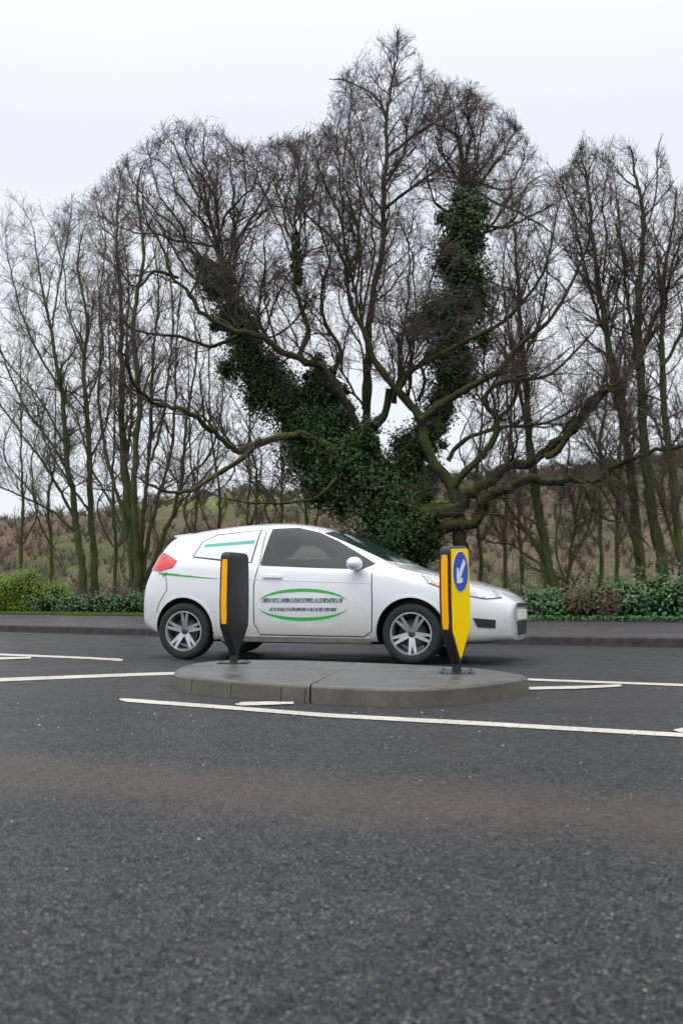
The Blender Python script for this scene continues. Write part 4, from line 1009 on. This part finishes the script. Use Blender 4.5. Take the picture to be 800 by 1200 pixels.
fan_limbs(T, ((349, 345), (347, 255)), YB-0.2, [(300, 200), (318, 178), (336, 168), (358, 165), (378, 160), (320, 240), (372, 215)], 0.026, 3)
fan_limbs(T, ((430, 395), (405, 310)), YB-0.8, [(395, 150), (372, 190), (430, 180), (420, 140), (445, 240), (400, 240)], 0.028, 4)
fan_limbs(T, ((485, 475), (450, 435)), YB-0.5, [(500, 330), (480, 290), (490, 240), (470, 360), (510, 280)], 0.028, 5)
fan_limbs(T, ((340, 412), (260, 375)), YB-1.2, [(245, 320), (285, 310), (310, 280), (325, 320)], 0.026, 6)
fan_limbs(T, ((427, 480), (400, 445)), YB-0.4, [(380, 350), (415, 380), (372, 390), (400, 330)], 0.024, 7)
fan_limbs(T, ((455, 470), (484, 480)), YB-0.7, [(452, 370), (470, 390), (505, 400), (500, 360), (440, 330)], 0.026, 8)
fan_limbs(T, ((360, 420), (290, 390)), YB-1.0, [(300, 300), (330, 340), (355, 300), (385, 340)], 0.024, 9)
# low mossy limbs
ML = Tree(12, env=inside_crown, dens=0.7, wob=0.22)
ML.limb(PP([(470, 590), (507, 602), (533, 598), (559, 580), (590, 567), (621, 549), (654, 529), (687, 504), (709, 474), (734, 440), (760, 400), (780, 350)], YB-0.5, -1.6), 0.15, 0.022, spawn=(0.3, 1), gap=0.18, updir=0.6, wob=0.11)
ML.limb(PP([(478, 625), (515, 616), (546, 607), (572, 582), (603, 572), (634, 558), (660, 556), (686, 560), (717, 557), (748, 541), (775, 534), (815, 520)], YB-0.6, -2.0), 0.135, 0.024, spawn=(0.3, 1), gap=0.18, updir=0.6, wob=0.11)
ML.limb(PP([(640, 536), (654, 527), (673, 496), (695, 466), (723, 450), (750, 415), (765, 370)], YB-1.4, -0.6), 0.075, 0.02, spawn=(0.2, 1), gap=0.22, updir=0.5)
ML.limb(PP([(684, 560), (693, 592), (712, 609), (737, 614), (760, 640)], YB-2.0, -0.4), 0.035, 0.014, gap=0.25)
ML.limb(PP([(430, 560), (390, 510), (350, 500), (300, 514), (265, 495), (230, 478), (195, 462), (165, 440), (140, 405)], YB-0.4, -1.9), 0.095, 0.018, spawn=(0.3, 1), gap=0.16, updir=0.5, wob=0.10)
ML.limb(PP([(305, 514), (280, 538), (255, 553), (225, 572), (195, 576), (170, 565)], YB-1.2, -0.8), 0.06, 0.02, spawn=(0.1, 1), gap=0.22, updir=0.6)
ML.limb(PP([(395, 560), (370, 585), (340, 590), (300, 588), (262, 584)], YB-0.8, -0.6), 0.04, 0.014, gap=0.25)
ML.limb(PP([(430, 395), (300, 380), (250, 405), (210, 390), (160, 385), (140, 370)][1:], YB-1.0, -0.6), 0.045, 0.014, gap=0.22, updir=0.5)
ML.limb(PP([(210, 325), (180, 318), (165, 335), (150, 330), (135, 300)], YB-1.6, -0.4), 0.035, 0.012, gap=0.22)
T.build(root, M_BARK, M_TWIG)
V, Fc = tubes([q for q in ML.big if q[1][0] >= 0.022], 8); mo = link('mossy_limb', np_mesh('mossy_limb', V-np.array(root.location), Fc), M_BARK3, root)
V, Fc = tubes([q for q in ML.big if q[1][0] < 0.022]+ML.small, 3); link('twigs', np_mesh('twigs', V-np.array(root.location), Fc), M_TWIG, mo)
blobs = []
blobs += blob_line([(246, 315), (262, 345), (278, 380), (292, 420), (318, 452), (355, 478), (400, 520)], YB, [15, 21, 24, 27, 31, 31, 28], 1.0)
blobs += blob_line([(546, 235), (545, 270), (542, 310), (535, 350), (533, 390), (528, 430), (522, 470), (512, 505)], YB+0.5, [14, 24, 32, 33, 30, 27, 23, 15], 1.0)
blobs += blob_line([(375, 455), (385, 490), (370, 540), (400, 575), (430, 600), (460, 630), (470, 680)], YB, [18, 26, 36, 44, 48, 46, 38], 1.0)
blobs += blob_line([(500, 500), (480, 530), (465, 560), (475, 600), (485, 640)], YB-0.1, [14, 24, 30, 28, 24], 1.0)
blobs += blob_line([(440, 500), (400, 540), (350, 570)], YB-0.4, [12, 15, 8], 0.8)
blobs += blob_line([(350, 330), (347, 300), (348, 270)], YB-0.5, [5, 6, 4], 1.2)
blobs += blob_line([(377, 420), (365, 450), (350, 475)], YB+0.1, [9, 12, 14], 1.0)
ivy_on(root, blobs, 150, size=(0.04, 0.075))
print('main tree', len(T.small)+len(ML.small))

# --- tall slender tree behind it
x0 = P(437, 690, 21.5); root = empty('bare_tree', (x0.x, 21.5, tz(x0.x, 21.5)))
tag(root, 'tallest slender bare tree rising straight behind the ivy-clad trunk', 'tree', 'bare winter trees beyond the hedge')
T = Tree(21, env=inside_crown, dens=0.8, wob=0.17, trop=0.06)
T.limb(PP([(437, 712), (436, 600), (434, 490), (433, 400), (437, 340), (450, 275), (452, 210), (454, 145), (463, 90), (466, 50)], 21.5, 0.4), 0.12, 0.012, spawn=(0.42, 1), gap=0.15, clen=(1.1, 2.2))
T.limb(PP([(454, 182), (487, 156), (516, 138), (549, 112)], 21.9, 0.6), 0.04, 0.012, gap=0.17)
T.limb(PP([(450, 246), (477, 221), (520, 189), (545, 150)], 21.8, -0.7), 0.04, 0.012, gap=0.18)
T.limb(PP([(451, 135), (447, 124), (432, 108), (404, 94), (385, 92)], 21.9, 0.5), 0.03, 0.01, gap=0.16, clen=(0.7, 1.4))
T.limb(PP([(450, 270), (425, 235), (415, 195), (410, 150), (412, 115)], 21.9, 0.8), 0.035, 0.01, gap=0.17)
T.limb(PP([(452, 215), (470, 180), (480, 130), (490, 95)], 21.9, 0.8), 0.03, 0.01, gap=0.17)
T.build(root, M_BARK, M_TWIG)

def std_tree(label, Y, limbs, seed, bark=M_BARK2, twig=M_TWIG2, name='bare_tree', **kw):
    b = limbs[0][0][0]; p = P(b[0], b[1], Y); root = empty(name, (p.x, Y, tz(p.x, Y)))
    tag(root, label, 'tree', 'bare winter trees beyond the hedge')
    T = Tree(seed, env=inside_crown, **{k: v for k, v in kw.items() if k in ('dens', 'wob', 'trop', 'side_ang', 'step')})
    for lm in limbs:
        pts, r0, r1 = lm[:3]; r0 *= 0.86; o = lm[3] if len(lm) > 3 else {}
        dY = o.pop('dY', 0.0); Ys = o.pop('Y', Y)
        pl = PP(pts, Ys, dY)
        if lm is limbs[0] or o.pop('ground', False): pl[0].z = tz(pl[0].x, pl[0].y)-0.1
        o.pop('ground', None)
        T.limb(pl, r0, r1, **o)
    T.build(root, bark, twig); return root
D = dict
# --- left pair
std_tree('slim grey-green tree leaning left, left one of the left pair of trunks', 25.2, [
    ([(103, 712), (99, 670), (94, 625), (88, 580), (79, 530), (71, 455), (60, 380), (50, 330), (40, 270)], 0.125, 0.012, D(spawn=(0.4, 1), gap=0.16, clen=(1.0, 2.1))),
    ([(93, 618), (70, 580), (50, 545), (15, 500), (-25, 430)], 0.05, 0.014, D(gap=0.17, dY=-0.8, updir=0.5)),
    ([(85, 560), (55, 510), (25, 470), (0, 410), (-15, 350)], 0.045, 0.012, D(gap=0.17, dY=0.6)),
    ([(95, 630), (60, 600), (20, 580), (-20, 560), (-60, 520)], 0.04, 0.012, D(gap=0.17, dY=-1.0, updir=0.5)),
    ([(72, 460), (40, 400), (18, 340), (8, 290)], 0.04, 0.012, D(gap=0.16, dY=0.5)),
    ([(78, 525), (50, 470), (12, 430), (-20, 380)], 0.035, 0.012, D(gap=0.16, dY=-0.5)),
    ([(60, 385), (68, 320), (80, 270), (84, 240)], 0.03, 0.01, D(gap=0.16, dY=0.5))], 31, twig=M_TWIG3, dens=0.72, wob=0.15, trop=0.06)
std_tree('slim upright tree, right one of the left pair of trunks', 25.6, [
    ([(114, 712), (112, 670), (107, 625), (103, 550), (101, 475), (98, 419), (102, 370), (92, 320), (98, 270)], 0.12, 0.012, D(spawn=(0.4, 1), gap=0.16, clen=(1.0, 2.0))),
    ([(105, 600), (85, 570), (60, 530), (45, 480), (30, 440)], 0.04, 0.012, D(gap=0.17, dY=0.8)),
    ([(103, 540), (125, 490), (130, 430), (128, 380), (135, 320)], 0.04, 0.012, D(gap=0.16, dY=0.8)),
    ([(101, 470), (120, 420), (118, 370), (125, 300), (118, 240)], 0.035, 0.012, D(gap=0.15, dY=-0.4)),
    ([(99, 420), (80, 370), (75, 320), (66, 280)], 0.03, 0.012, D(gap=0.15, dY=0.5))], 32, dens=0.72, wob=0.15, trop=0.06)
# --- multi-stem cluster
fan = [([(160, 714), (157, 660), (148, 600), (144, 520), (142, 430), (140, 350), (136, 270), (140, 225)], 0.15, 0.012, D(spawn=(0.35, 1), gap=0.15, clen=(1.0, 2.0)))]
for k, (pts, r) in enumerate([
    ([(162, 712), (160, 650), (158, 560), (162, 470), (158, 380), (166, 300), (160, 230), (170, 190)], 0.12),
    ([(158, 700), (150, 620), (128, 540), (120, 470), (124, 390), (116, 320)], 0.07),
    ([(165, 700), (168, 620), (176, 520), (178, 430), (186, 350), (180, 280)], 0.08),
    ([(166, 690), (175, 620), (196, 540), (205, 470), (208, 400), (212, 330)], 0.07),
    ([(150, 640), (130, 590), (108, 550), (95, 500), (80, 470)], 0.045),
    ([(170, 690), (190, 630), (205, 590), (214, 545), (222, 480), (232, 420), (228, 360)], 0.085),
    ([(206, 588), (222, 555), (240, 540), (256, 500), (262, 450)], 0.05),
    ([(160, 688), (185, 655), (188, 632), (178, 600), (190, 570)], 0.035),
    ([(152, 686), (142, 665), (148, 640), (136, 610), (128, 580)], 0.035),
    ([(155, 600), (146, 540), (152, 480), (148, 400), (150, 330), (144, 280)], 0.06),
    ([(176, 540), (190, 490), (196, 430), (200, 370), (196, 300), (204, 240)], 0.045)]):
    fan.append((pts, r, 0.012, D(spawn=(0.3, 1), gap=0.17, clen=(0.9, 1.8), dY=random.uniform(-1, 1), ground=False)))
rt = std_tree('thick many-stemmed tree beside the rear of the white car', 24.4, fan, 33, bark=M_BARK2, dens=0.66, wob=0.15, trop=0.08)
# --- right group
std_tree('straight green trunk nearest the right end of the white car', 20.0, [
    ([(651, 706), (647, 670), (638, 619), (626, 531), (621, 444), (611, 370), (606, 300), (600, 250)], 0.125, 0.012, D(spawn=(0.45, 1), gap=0.16, clen=(1.0, 2.0))),
    ([(641, 700), (636, 640), (630, 560), (612, 480), (600, 420), (590, 350), (592, 290)], 0.06, 0.012, D(spawn=(0.45, 1), gap=0.17, dY=0.6)),
    ([(640, 660), (618, 625), (594, 592), (575, 565), (560, 530)], 0.045, 0.014, D(gap=0.22, dY=-0.6)),
    ([(638, 648), (610, 620), (580, 605), (556, 600)], 0.03, 0.012, D(gap=0.22, dY=-0.4)),
    ([(634, 664), (600, 640), (575, 636), (556, 628)], 0.03, 0.01, D(gap=0.25, dY=0.4)),
    ([(640, 620), (610, 600), (600, 560), (598, 520)], 0.03, 0.01, D(gap=0.22, dY=0.4))], 41, dens=0.75, wob=0.14)
std_tree('thin forked sapling just right of the straight green trunk', 20.3, [
    ([(660, 706), (664, 680), (668, 640), (672, 600), (664, 560), (666, 510)], 0.05, 0.012, D(spawn=(0.1, 1), gap=0.18, clen=(0.9, 1.7))),
    ([(664, 672), (685, 630), (695, 600), (705, 560), (712, 520)], 0.03, 0.010, D(gap=0.2)),
    ([(662, 680), (650, 640), (655, 600), (660, 570)], 0.025, 0.010, D(gap=0.2))], 42, twig=M_TWIG3, dens=0.8)
std_tree('tall forked tree over the highest part of the right hedge', 19.2, [
    ([(756, 704), (753, 662), (746, 600), (742, 540), (730, 470), (718, 400), (704, 320), (694, 260), (688, 215), (680, 180)], 0.125, 0.012, D(spawn=(0.3, 1), gap=0.15, clen=(0.8, 1.7))),
    ([(752, 668), (738, 626), (724, 590), (712, 565), (708, 540), (690, 500)], 0.06, 0.014, D(gap=0.2, dY=-0.8)),
    ([(738, 510), (722, 440), (700, 370), (686, 320), (676, 270), (660, 220)], 0.05, 0.012, D(gap=0.15, dY=0.6)),
    ([(690, 225), (692, 200), (700, 175)], 0.02, 0.01, D(gap=0.13, clen=(0.5, 1.0))),
    ([(705, 330), (712, 280), (706, 240), (712, 200)], 0.025, 0.01, D(gap=0.15, clen=(0.6, 1.2))),
    ([(745, 590), (725, 555), (700, 540), (680, 510)], 0.03, 0.012, D(gap=0.2, dY=0.6))], 43, dens=0.85, wob=0.13, trop=0.08)
std_tree('thick-stemmed tree, second trunk from the right edge', 18.9, [
    ([(780, 702), (777, 662), (764, 590), (757, 487), (752, 400), (757, 320), (760, 260), (750, 215), (738, 170)], 0.145, 0.012, D(spawn=(0.35, 1), gap=0.15, clen=(0.8, 1.7))),
    ([(756, 470), (745, 400), (735, 340), (728, 280), (722, 230)], 0.05, 0.012, D(gap=0.15, dY=0.6)),
    ([(760, 262), (770, 225), (772, 190), (773, 165)], 0.022, 0.01, D(gap=0.13, clen=(0.5, 1.1))),
    ([(755, 400), (775, 350), (785, 310), (800, 270)], 0.05, 0.012, D(gap=0.15, dY=-0.5))], 44, dens=0.85, wob=0.13, trop=0.08)
std_tree('trunk at the right edge of the view behind the tall ivy hedge', 18.6, [
    ([(804, 700), (797, 662), (787, 575), (776, 444), (770, 360), (780, 290), (792, 220)], 0.115, 0.012, D(spawn=(0.35, 1), gap=0.16, clen=(0.9, 1.7))),
    ([(800, 672), (786, 630), (775, 590), (765, 550), (745, 510)], 0.045, 0.012, D(gap=0.2, dY=-0.4)),
    ([(790, 600), (810, 540), (815, 470), (830, 400)], 0.05, 0.012, D(gap=0.17)),
    ([(774, 430), (800, 380), (815, 320), (820, 260)], 0.045, 0.012, D(gap=0.16))], 45, dens=0.85, wob=0.13)
# saplings between the big tree and its neighbours, farther back
sap = [(232, 24, 470, 'thin stem'), (255, 26, 430, ''), (283, 23.5, 440, ''), (305, 25, 450, ''), (330, 24.5, 480, ''), (357, 26, 470, ''), (562, 24, 430, ''), (590, 26, 400, ''), (612, 25, 420, ''), (700, 25.5, 400, ''), (722, 24, 380, ''), (60, 29, 480, ''), (25, 28.5, 470, ''), (132, 28, 440, '')]
pos = ['slender bare sapling standing behind the left end of the car roof', 'thin dark sapling over the front half of the car roof, rear row', 'mossy thin sapling rising over the car roof, below the mossy left limb', 'bare sapling over the car roof right of the mossy thin one', 'ivy-speckled sapling close to the left of the ivy mass', 'faint stem standing directly behind the left of the ivy mass', 'thin bare stem above the yellow bollard, left of two', 'thin bare stem above the car bonnet, right of the yellow bollard', 'slim stem just left of the straight green trunk', 'slim rear stem left of the tall forked tree', 'slim rear stem touching the tall forked tree', 'thin rear tree between the left pair and the green bush', 'leftmost thin rear tree above the green bush', 'thin rear stem between the left pair and the many-stemmed tree']
for k, ((px, Y, ty, _), lb) in enumerate(zip(sap, pos)):
    dx = random.uniform(-14, 14); m1 = (690+ty)/2
    std_tree(lb, Y, [([(px, 712), (px+dx*0.2, 660), (px+dx*0.6+random.uniform(-6, 6), m1), (px+dx, ty+60), (px+dx*1.3, ty-60)], random.uniform(0.05, 0.08), 0.012, D(spawn=(0.25, 1), gap=0.24, clen=(0.8, 1.6))),
        ([(px, 640), (px+random.choice((-1, 1))*18, 590), (px+random.choice((-1, 1))*22, 530), (px-dx, 470)], 0.035, 0.012, D(gap=0.24))], 60+k, name='bare_sapling', twig=M_TWIG3 if k % 2 else M_TWIG2, dens=0.5, wob=0.14, trop=0.07)

# ------------------------------------------------------------------ hedges, bush, grass, ground cover
def hedge(name, label, cat, x_from, x_to, off, hfun, depth, mat, n_leaf, size=(0.035, 0.07), dead=None):
    pts = []; o = koff(off)
    for i in range(len(o)):
        if o[i, 1] < 5: continue
        px = 400+F*o[i, 0]/o[i, 1]
        if x_from <= px <= x_to: pts.append((o[i, 0], o[i, 1], px))
    c = pts[len(pts)//2]; root = empty(name, (c[0], c[1], 0.27)); tag(root, label, cat)
    blobs = []
    for i, (x, y, px) in enumerate(pts):
        for q in range(2):
            h_ = hfun(px)*random.uniform(0.82, 1.10); z0 = 0.25
            r = h_*random.uniform(0.42, 0.55)
            blobs.append((Vector((x+random.gauss(0, 0.12), y+random.uniform(-1, 1)*depth*0.35, z0+h_-r*1.02)), (random.uniform(0.34, 0.5), depth*0.42, r), h_*0.55))
            blobs.append((Vector((x+random.gauss(0, 0.12), y+random.uniform(-1, 1)*depth*0.3, z0+h_*0.32)), (random.uniform(0.34, 0.45), depth*0.5, h_*0.36), h_*0.45))
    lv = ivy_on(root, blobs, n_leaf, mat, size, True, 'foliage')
    return root, pts
hR = lambda px: float(np.interp(px, [560, 620, 680, 700, 740, 800, 900], [0.55, 0.60, 0.62, 0.62, 0.80, 0.98, 1.05]))
hL = lambda px: float(np.interp(px, [30, 60, 100, 180, 300], [0.42, 0.50, 0.50, 0.55, 0.55]))
hr, rp = hedge('ivy_hedge', 'dark glossy ivy hedge beyond the pavement, right of the car, rising to the right', 'hedge', 458, 920, 3.35, hR, 0.9, M_IVYH, 900)
hedge('ivy_hedge', 'low dark ivy hedge beyond the pavement, left of the car under the slim trunks', 'hedge', 62, 455, 3.6, hL, 0.8, M_IVYH, 800)
# browned dead patch in the right hedge
bl = []
for px in range(672, 722, 6):
    o = koff(3.0); pxs = 400+F*o[:, 0]/np.maximum(o[:, 1], 1); i = int(np.abs(np.where(o[:, 1] > 5, pxs, 9e9)-px).argmin())
    bl.append((Vector((o[i, 0], o[i, 1]-0.05, 0.25+random.uniform(0.2, 0.42))), (0.22, 0.3, 0.22), 1.0))
ivy_on(hr, bl, 170, M_DEAD, (0.03, 0.06), False, 'dead_foliage')
# bright bush at the left
def bush():
    o = koff(3.7); pxs = 400+F*o[:, 0]/np.maximum(o[:, 1], 1); i = int(np.abs(np.where(o[:, 1] > 5, pxs, 9e9)-33).argmin()); c = Vector((o[i, 0], o[i, 1], 0.27))
    root = empty('round_bush', c); tag(root, 'rounded yellow-green bush at the left edge beyond the pavement', 'bush')
    bl = []
    for k in range(22):
        a = random.uniform(-1, 1); bl.append((c+Vector((a*0.85, random.uniform(-0.35, 0.35), 0.12+0.74*(1-a*a*0.7)*random.uniform(0.35, 1.0))), (0.34, 0.34, 0.28), 1.0))
    for k in range(14): bl.append((c+Vector((-1.0+2.1*k/13, random.uniform(-0.3, 0.1), 0.14)), (0.28, 0.3, 0.2), 0.7))
    ivy_on(root, bl, 1000, M_BUSH, (0.02, 0.045), True, 'foliage')
    # fine upright shoots
    pts = []
    for k in range(260):
        a = random.uniform(-1, 1); h0 = 0.25+0.78*(1-a*a*0.7); p = c+Vector((a*1.0, random.uniform(-0.45, 0.3), h0*random.uniform(0.5, 1)))
        d = Vector((a*0.5+random.gauss(0, 0.2), random.gauss(0, 0.2), 1)).normalized()*random.uniform(0.08, 0.2); pts.append((np.array([tuple(p), tuple(p+d*0.5), tuple(p+d)]), np.array([0.006, 0.005, 0.002])))
    V, Fc = tubes(pts, 3); link('shoots', np_mesh('shoots', V-np.array(c), Fc, RNG.random(len(Fc))), M_BUSH, root)['kind'] = 'stuff'
bush()
# grass verge and ivy ground cover
def scatter_band(px0, px1, d0, d1, n):
    o0, o1 = koff(d0), koff(d1); ok = [i for i in range(len(K)-1) if o0[i, 1] > 5 and px0 <= 400+F*o0[i, 0]/o0[i, 1] <= px1]
    ii = RNG.choice(ok, n); t = RNG.random((n, 1)); s = RNG.random((n, 1))
    a = o0[ii]*(1-s)+o1[ii]*s; b = o0[ii+1]*(1-s)+o1[ii+1]*s; return a*(1-t)+b*t
q = scatter_band(-60, 330, 2.56, 3.5, 26000); n = len(q)
h_ = RNG.uniform(0.03, 0.085, n); base = np.concatenate([q, np.full((n, 1), 0.265)], 1); ang = RNG.random(n)*6.28; wv = np.stack([np.cos(ang), np.sin(ang), np.zeros(n)], 1)*0.006
tip = base+np.stack([RNG.normal(0, 0.02, n), RNG.normal(0, 0.02, n), h_], 1)
V = np.stack([base-wv, base+wv, tip], 1).reshape(-1, 3)
tag(link('verge_grass', np_mesh('verge_grass', V, np.arange(3*n).reshape(n, 3), RNG.random(n), False), M_GRASS), 'bright green grass strip along the back of the pavement', 'grass', kind='stuff')
q = scatter_band(540, 900, 2.58, 3.5, 9000); n = len(q)
cs = np.concatenate([q, RNG.uniform(0.28, 0.36, (n, 1))], 1); V, Fc, v = leaves(cs, RNG.uniform(0.03, 0.06, n), np.tile([0, -0.2, 0.9], (n, 1)))
tag(link('ground_ivy', np_mesh('ground_ivy', V, Fc, v, False), M_IVYH), 'small green ivy leaves creeping at the foot of the right hedge', 'ground cover', kind='stuff')

def undergrowth():
    rg = random.Random(9); paths = []
    for k in range(4200):
        px = rg.uniform(-40, 860); Y = rg.uniform(19.5, 34) if px > 450 else rg.uniform(25.0, 36)
        x = (px-400)/F*Y; z = tz_fast(x, Y); h_ = rg.uniform(0.4, 1.5); d = Vector((rg.gauss(0, 0.6), rg.gauss(0, 0.4), 1)).normalized(); p = Vector((x, Y, z-0.05)); pts = [tuple(p)]
        st = h_/5; bend = rg.choice((-1, 1))*rg.uniform(0, 0.35)
        for i in range(6):
            d.x += bend+rg.gauss(0, 0.12); d.z -= rg.uniform(0.0, 0.28); d.normalize(); p = p+d*st; pts.append(tuple(p))
        paths.append((np.array(pts), np.linspace(0.007, 0.003, 7)))
        for _ in range(3):
            q = Vector(pts[rg.randrange(2, 6)]); e2 = q+Vector((rg.gauss(0, 0.15), rg.gauss(0, 0.15), rg.uniform(0.05, 0.3))); paths.append((np.array([tuple(q), tuple((q+e2)/2+Vector((0.02, 0, 0))), tuple(e2)]), np.array([0.005, 0.004, 0.002])))
    V, Fc = tubes(paths, 3)
    tag(link('undergrowth', np_mesh('undergrowth', V, Fc), simple('bramble_stem', (0.105, 0.085, 0.045), 0.9, var=0.5, scale=0.6)), 'tangled bare bramble stems among the trunks beyond the hedge', 'undergrowth', kind='stuff')
_gz = {}
def tz_fast(x, y):
    k = (round(x*2), round(y*2))
    if k not in _gz: _gz[k] = tz(k[0]/2, k[1]/2)
    return _gz[k]
undergrowth()
# ------------------------------------------------------------------ far bare woods on the hillside (one mass)
def far_wood():
    n = 7600; paths = []; rg = random.Random(5)
    r = np.sqrt(RNG.uniform(55**2, 150**2, n)); u = RNG.uniform(-0.95, 0.85, n); X = u*r; Y = r
    Z = terrain_z(X, Y)
    for x, y, z in zip(X, Y, Z):
        if x < -14 and y > 110 and rg.random() < 0.6: continue
        hh = rg.uniform(0.6, 1.7)*(1 if y > 50 else 0.7); k = 12
        for j in range(k):
            a = rg.uniform(0, 6.28); sp_ = rg.uniform(0.15, 0.6)*hh; t = rg.uniform(0.0, 0.5)*hh
            b0 = (x+math.cos(a)*0.05, y, z+t*0.6-0.1); e_ = (x+math.cos(a)*sp_*1.4, y+math.sin(a)*sp_*1.4, z+t+hh*rg.uniform(0.2, 0.7))
            mid = ((b0[0]+e_[0])/2+rg.gauss(0, 0.1), (b0[1]+e_[1])/2, (b0[2]+e_[2])/2+0.15)
            rr = 0.004+0.00022*y; paths.append((np.array([b0, mid, e_]), np.array([rr*1.6, rr, rr*0.4])))
    V, Fc = tubes(paths, 3)
    m, nn, l, b = mk('far_wood_twigs'); t = nn.new('ShaderNodeTexCoord')
    c = ramp_node(nn, l, noise(nn, l, t.outputs['Object'], 0.06, 4, 0.7), ((0.38, (0.075, 0.082, 0.045)), (0.5, (0.105, 0.080, 0.056)), (0.62, (0.125, 0.082, 0.068)))).outputs[0]
    l.new(c, b.inputs['Base Color']); b.inputs['Roughness'].default_value = 0.95
    tag(link('far_woodland', np_mesh('far_woodland', V, Fc), m), 'distant bare brown and reddish scrub woodland covering the hillside', 'woodland', kind='stuff')
far_wood()
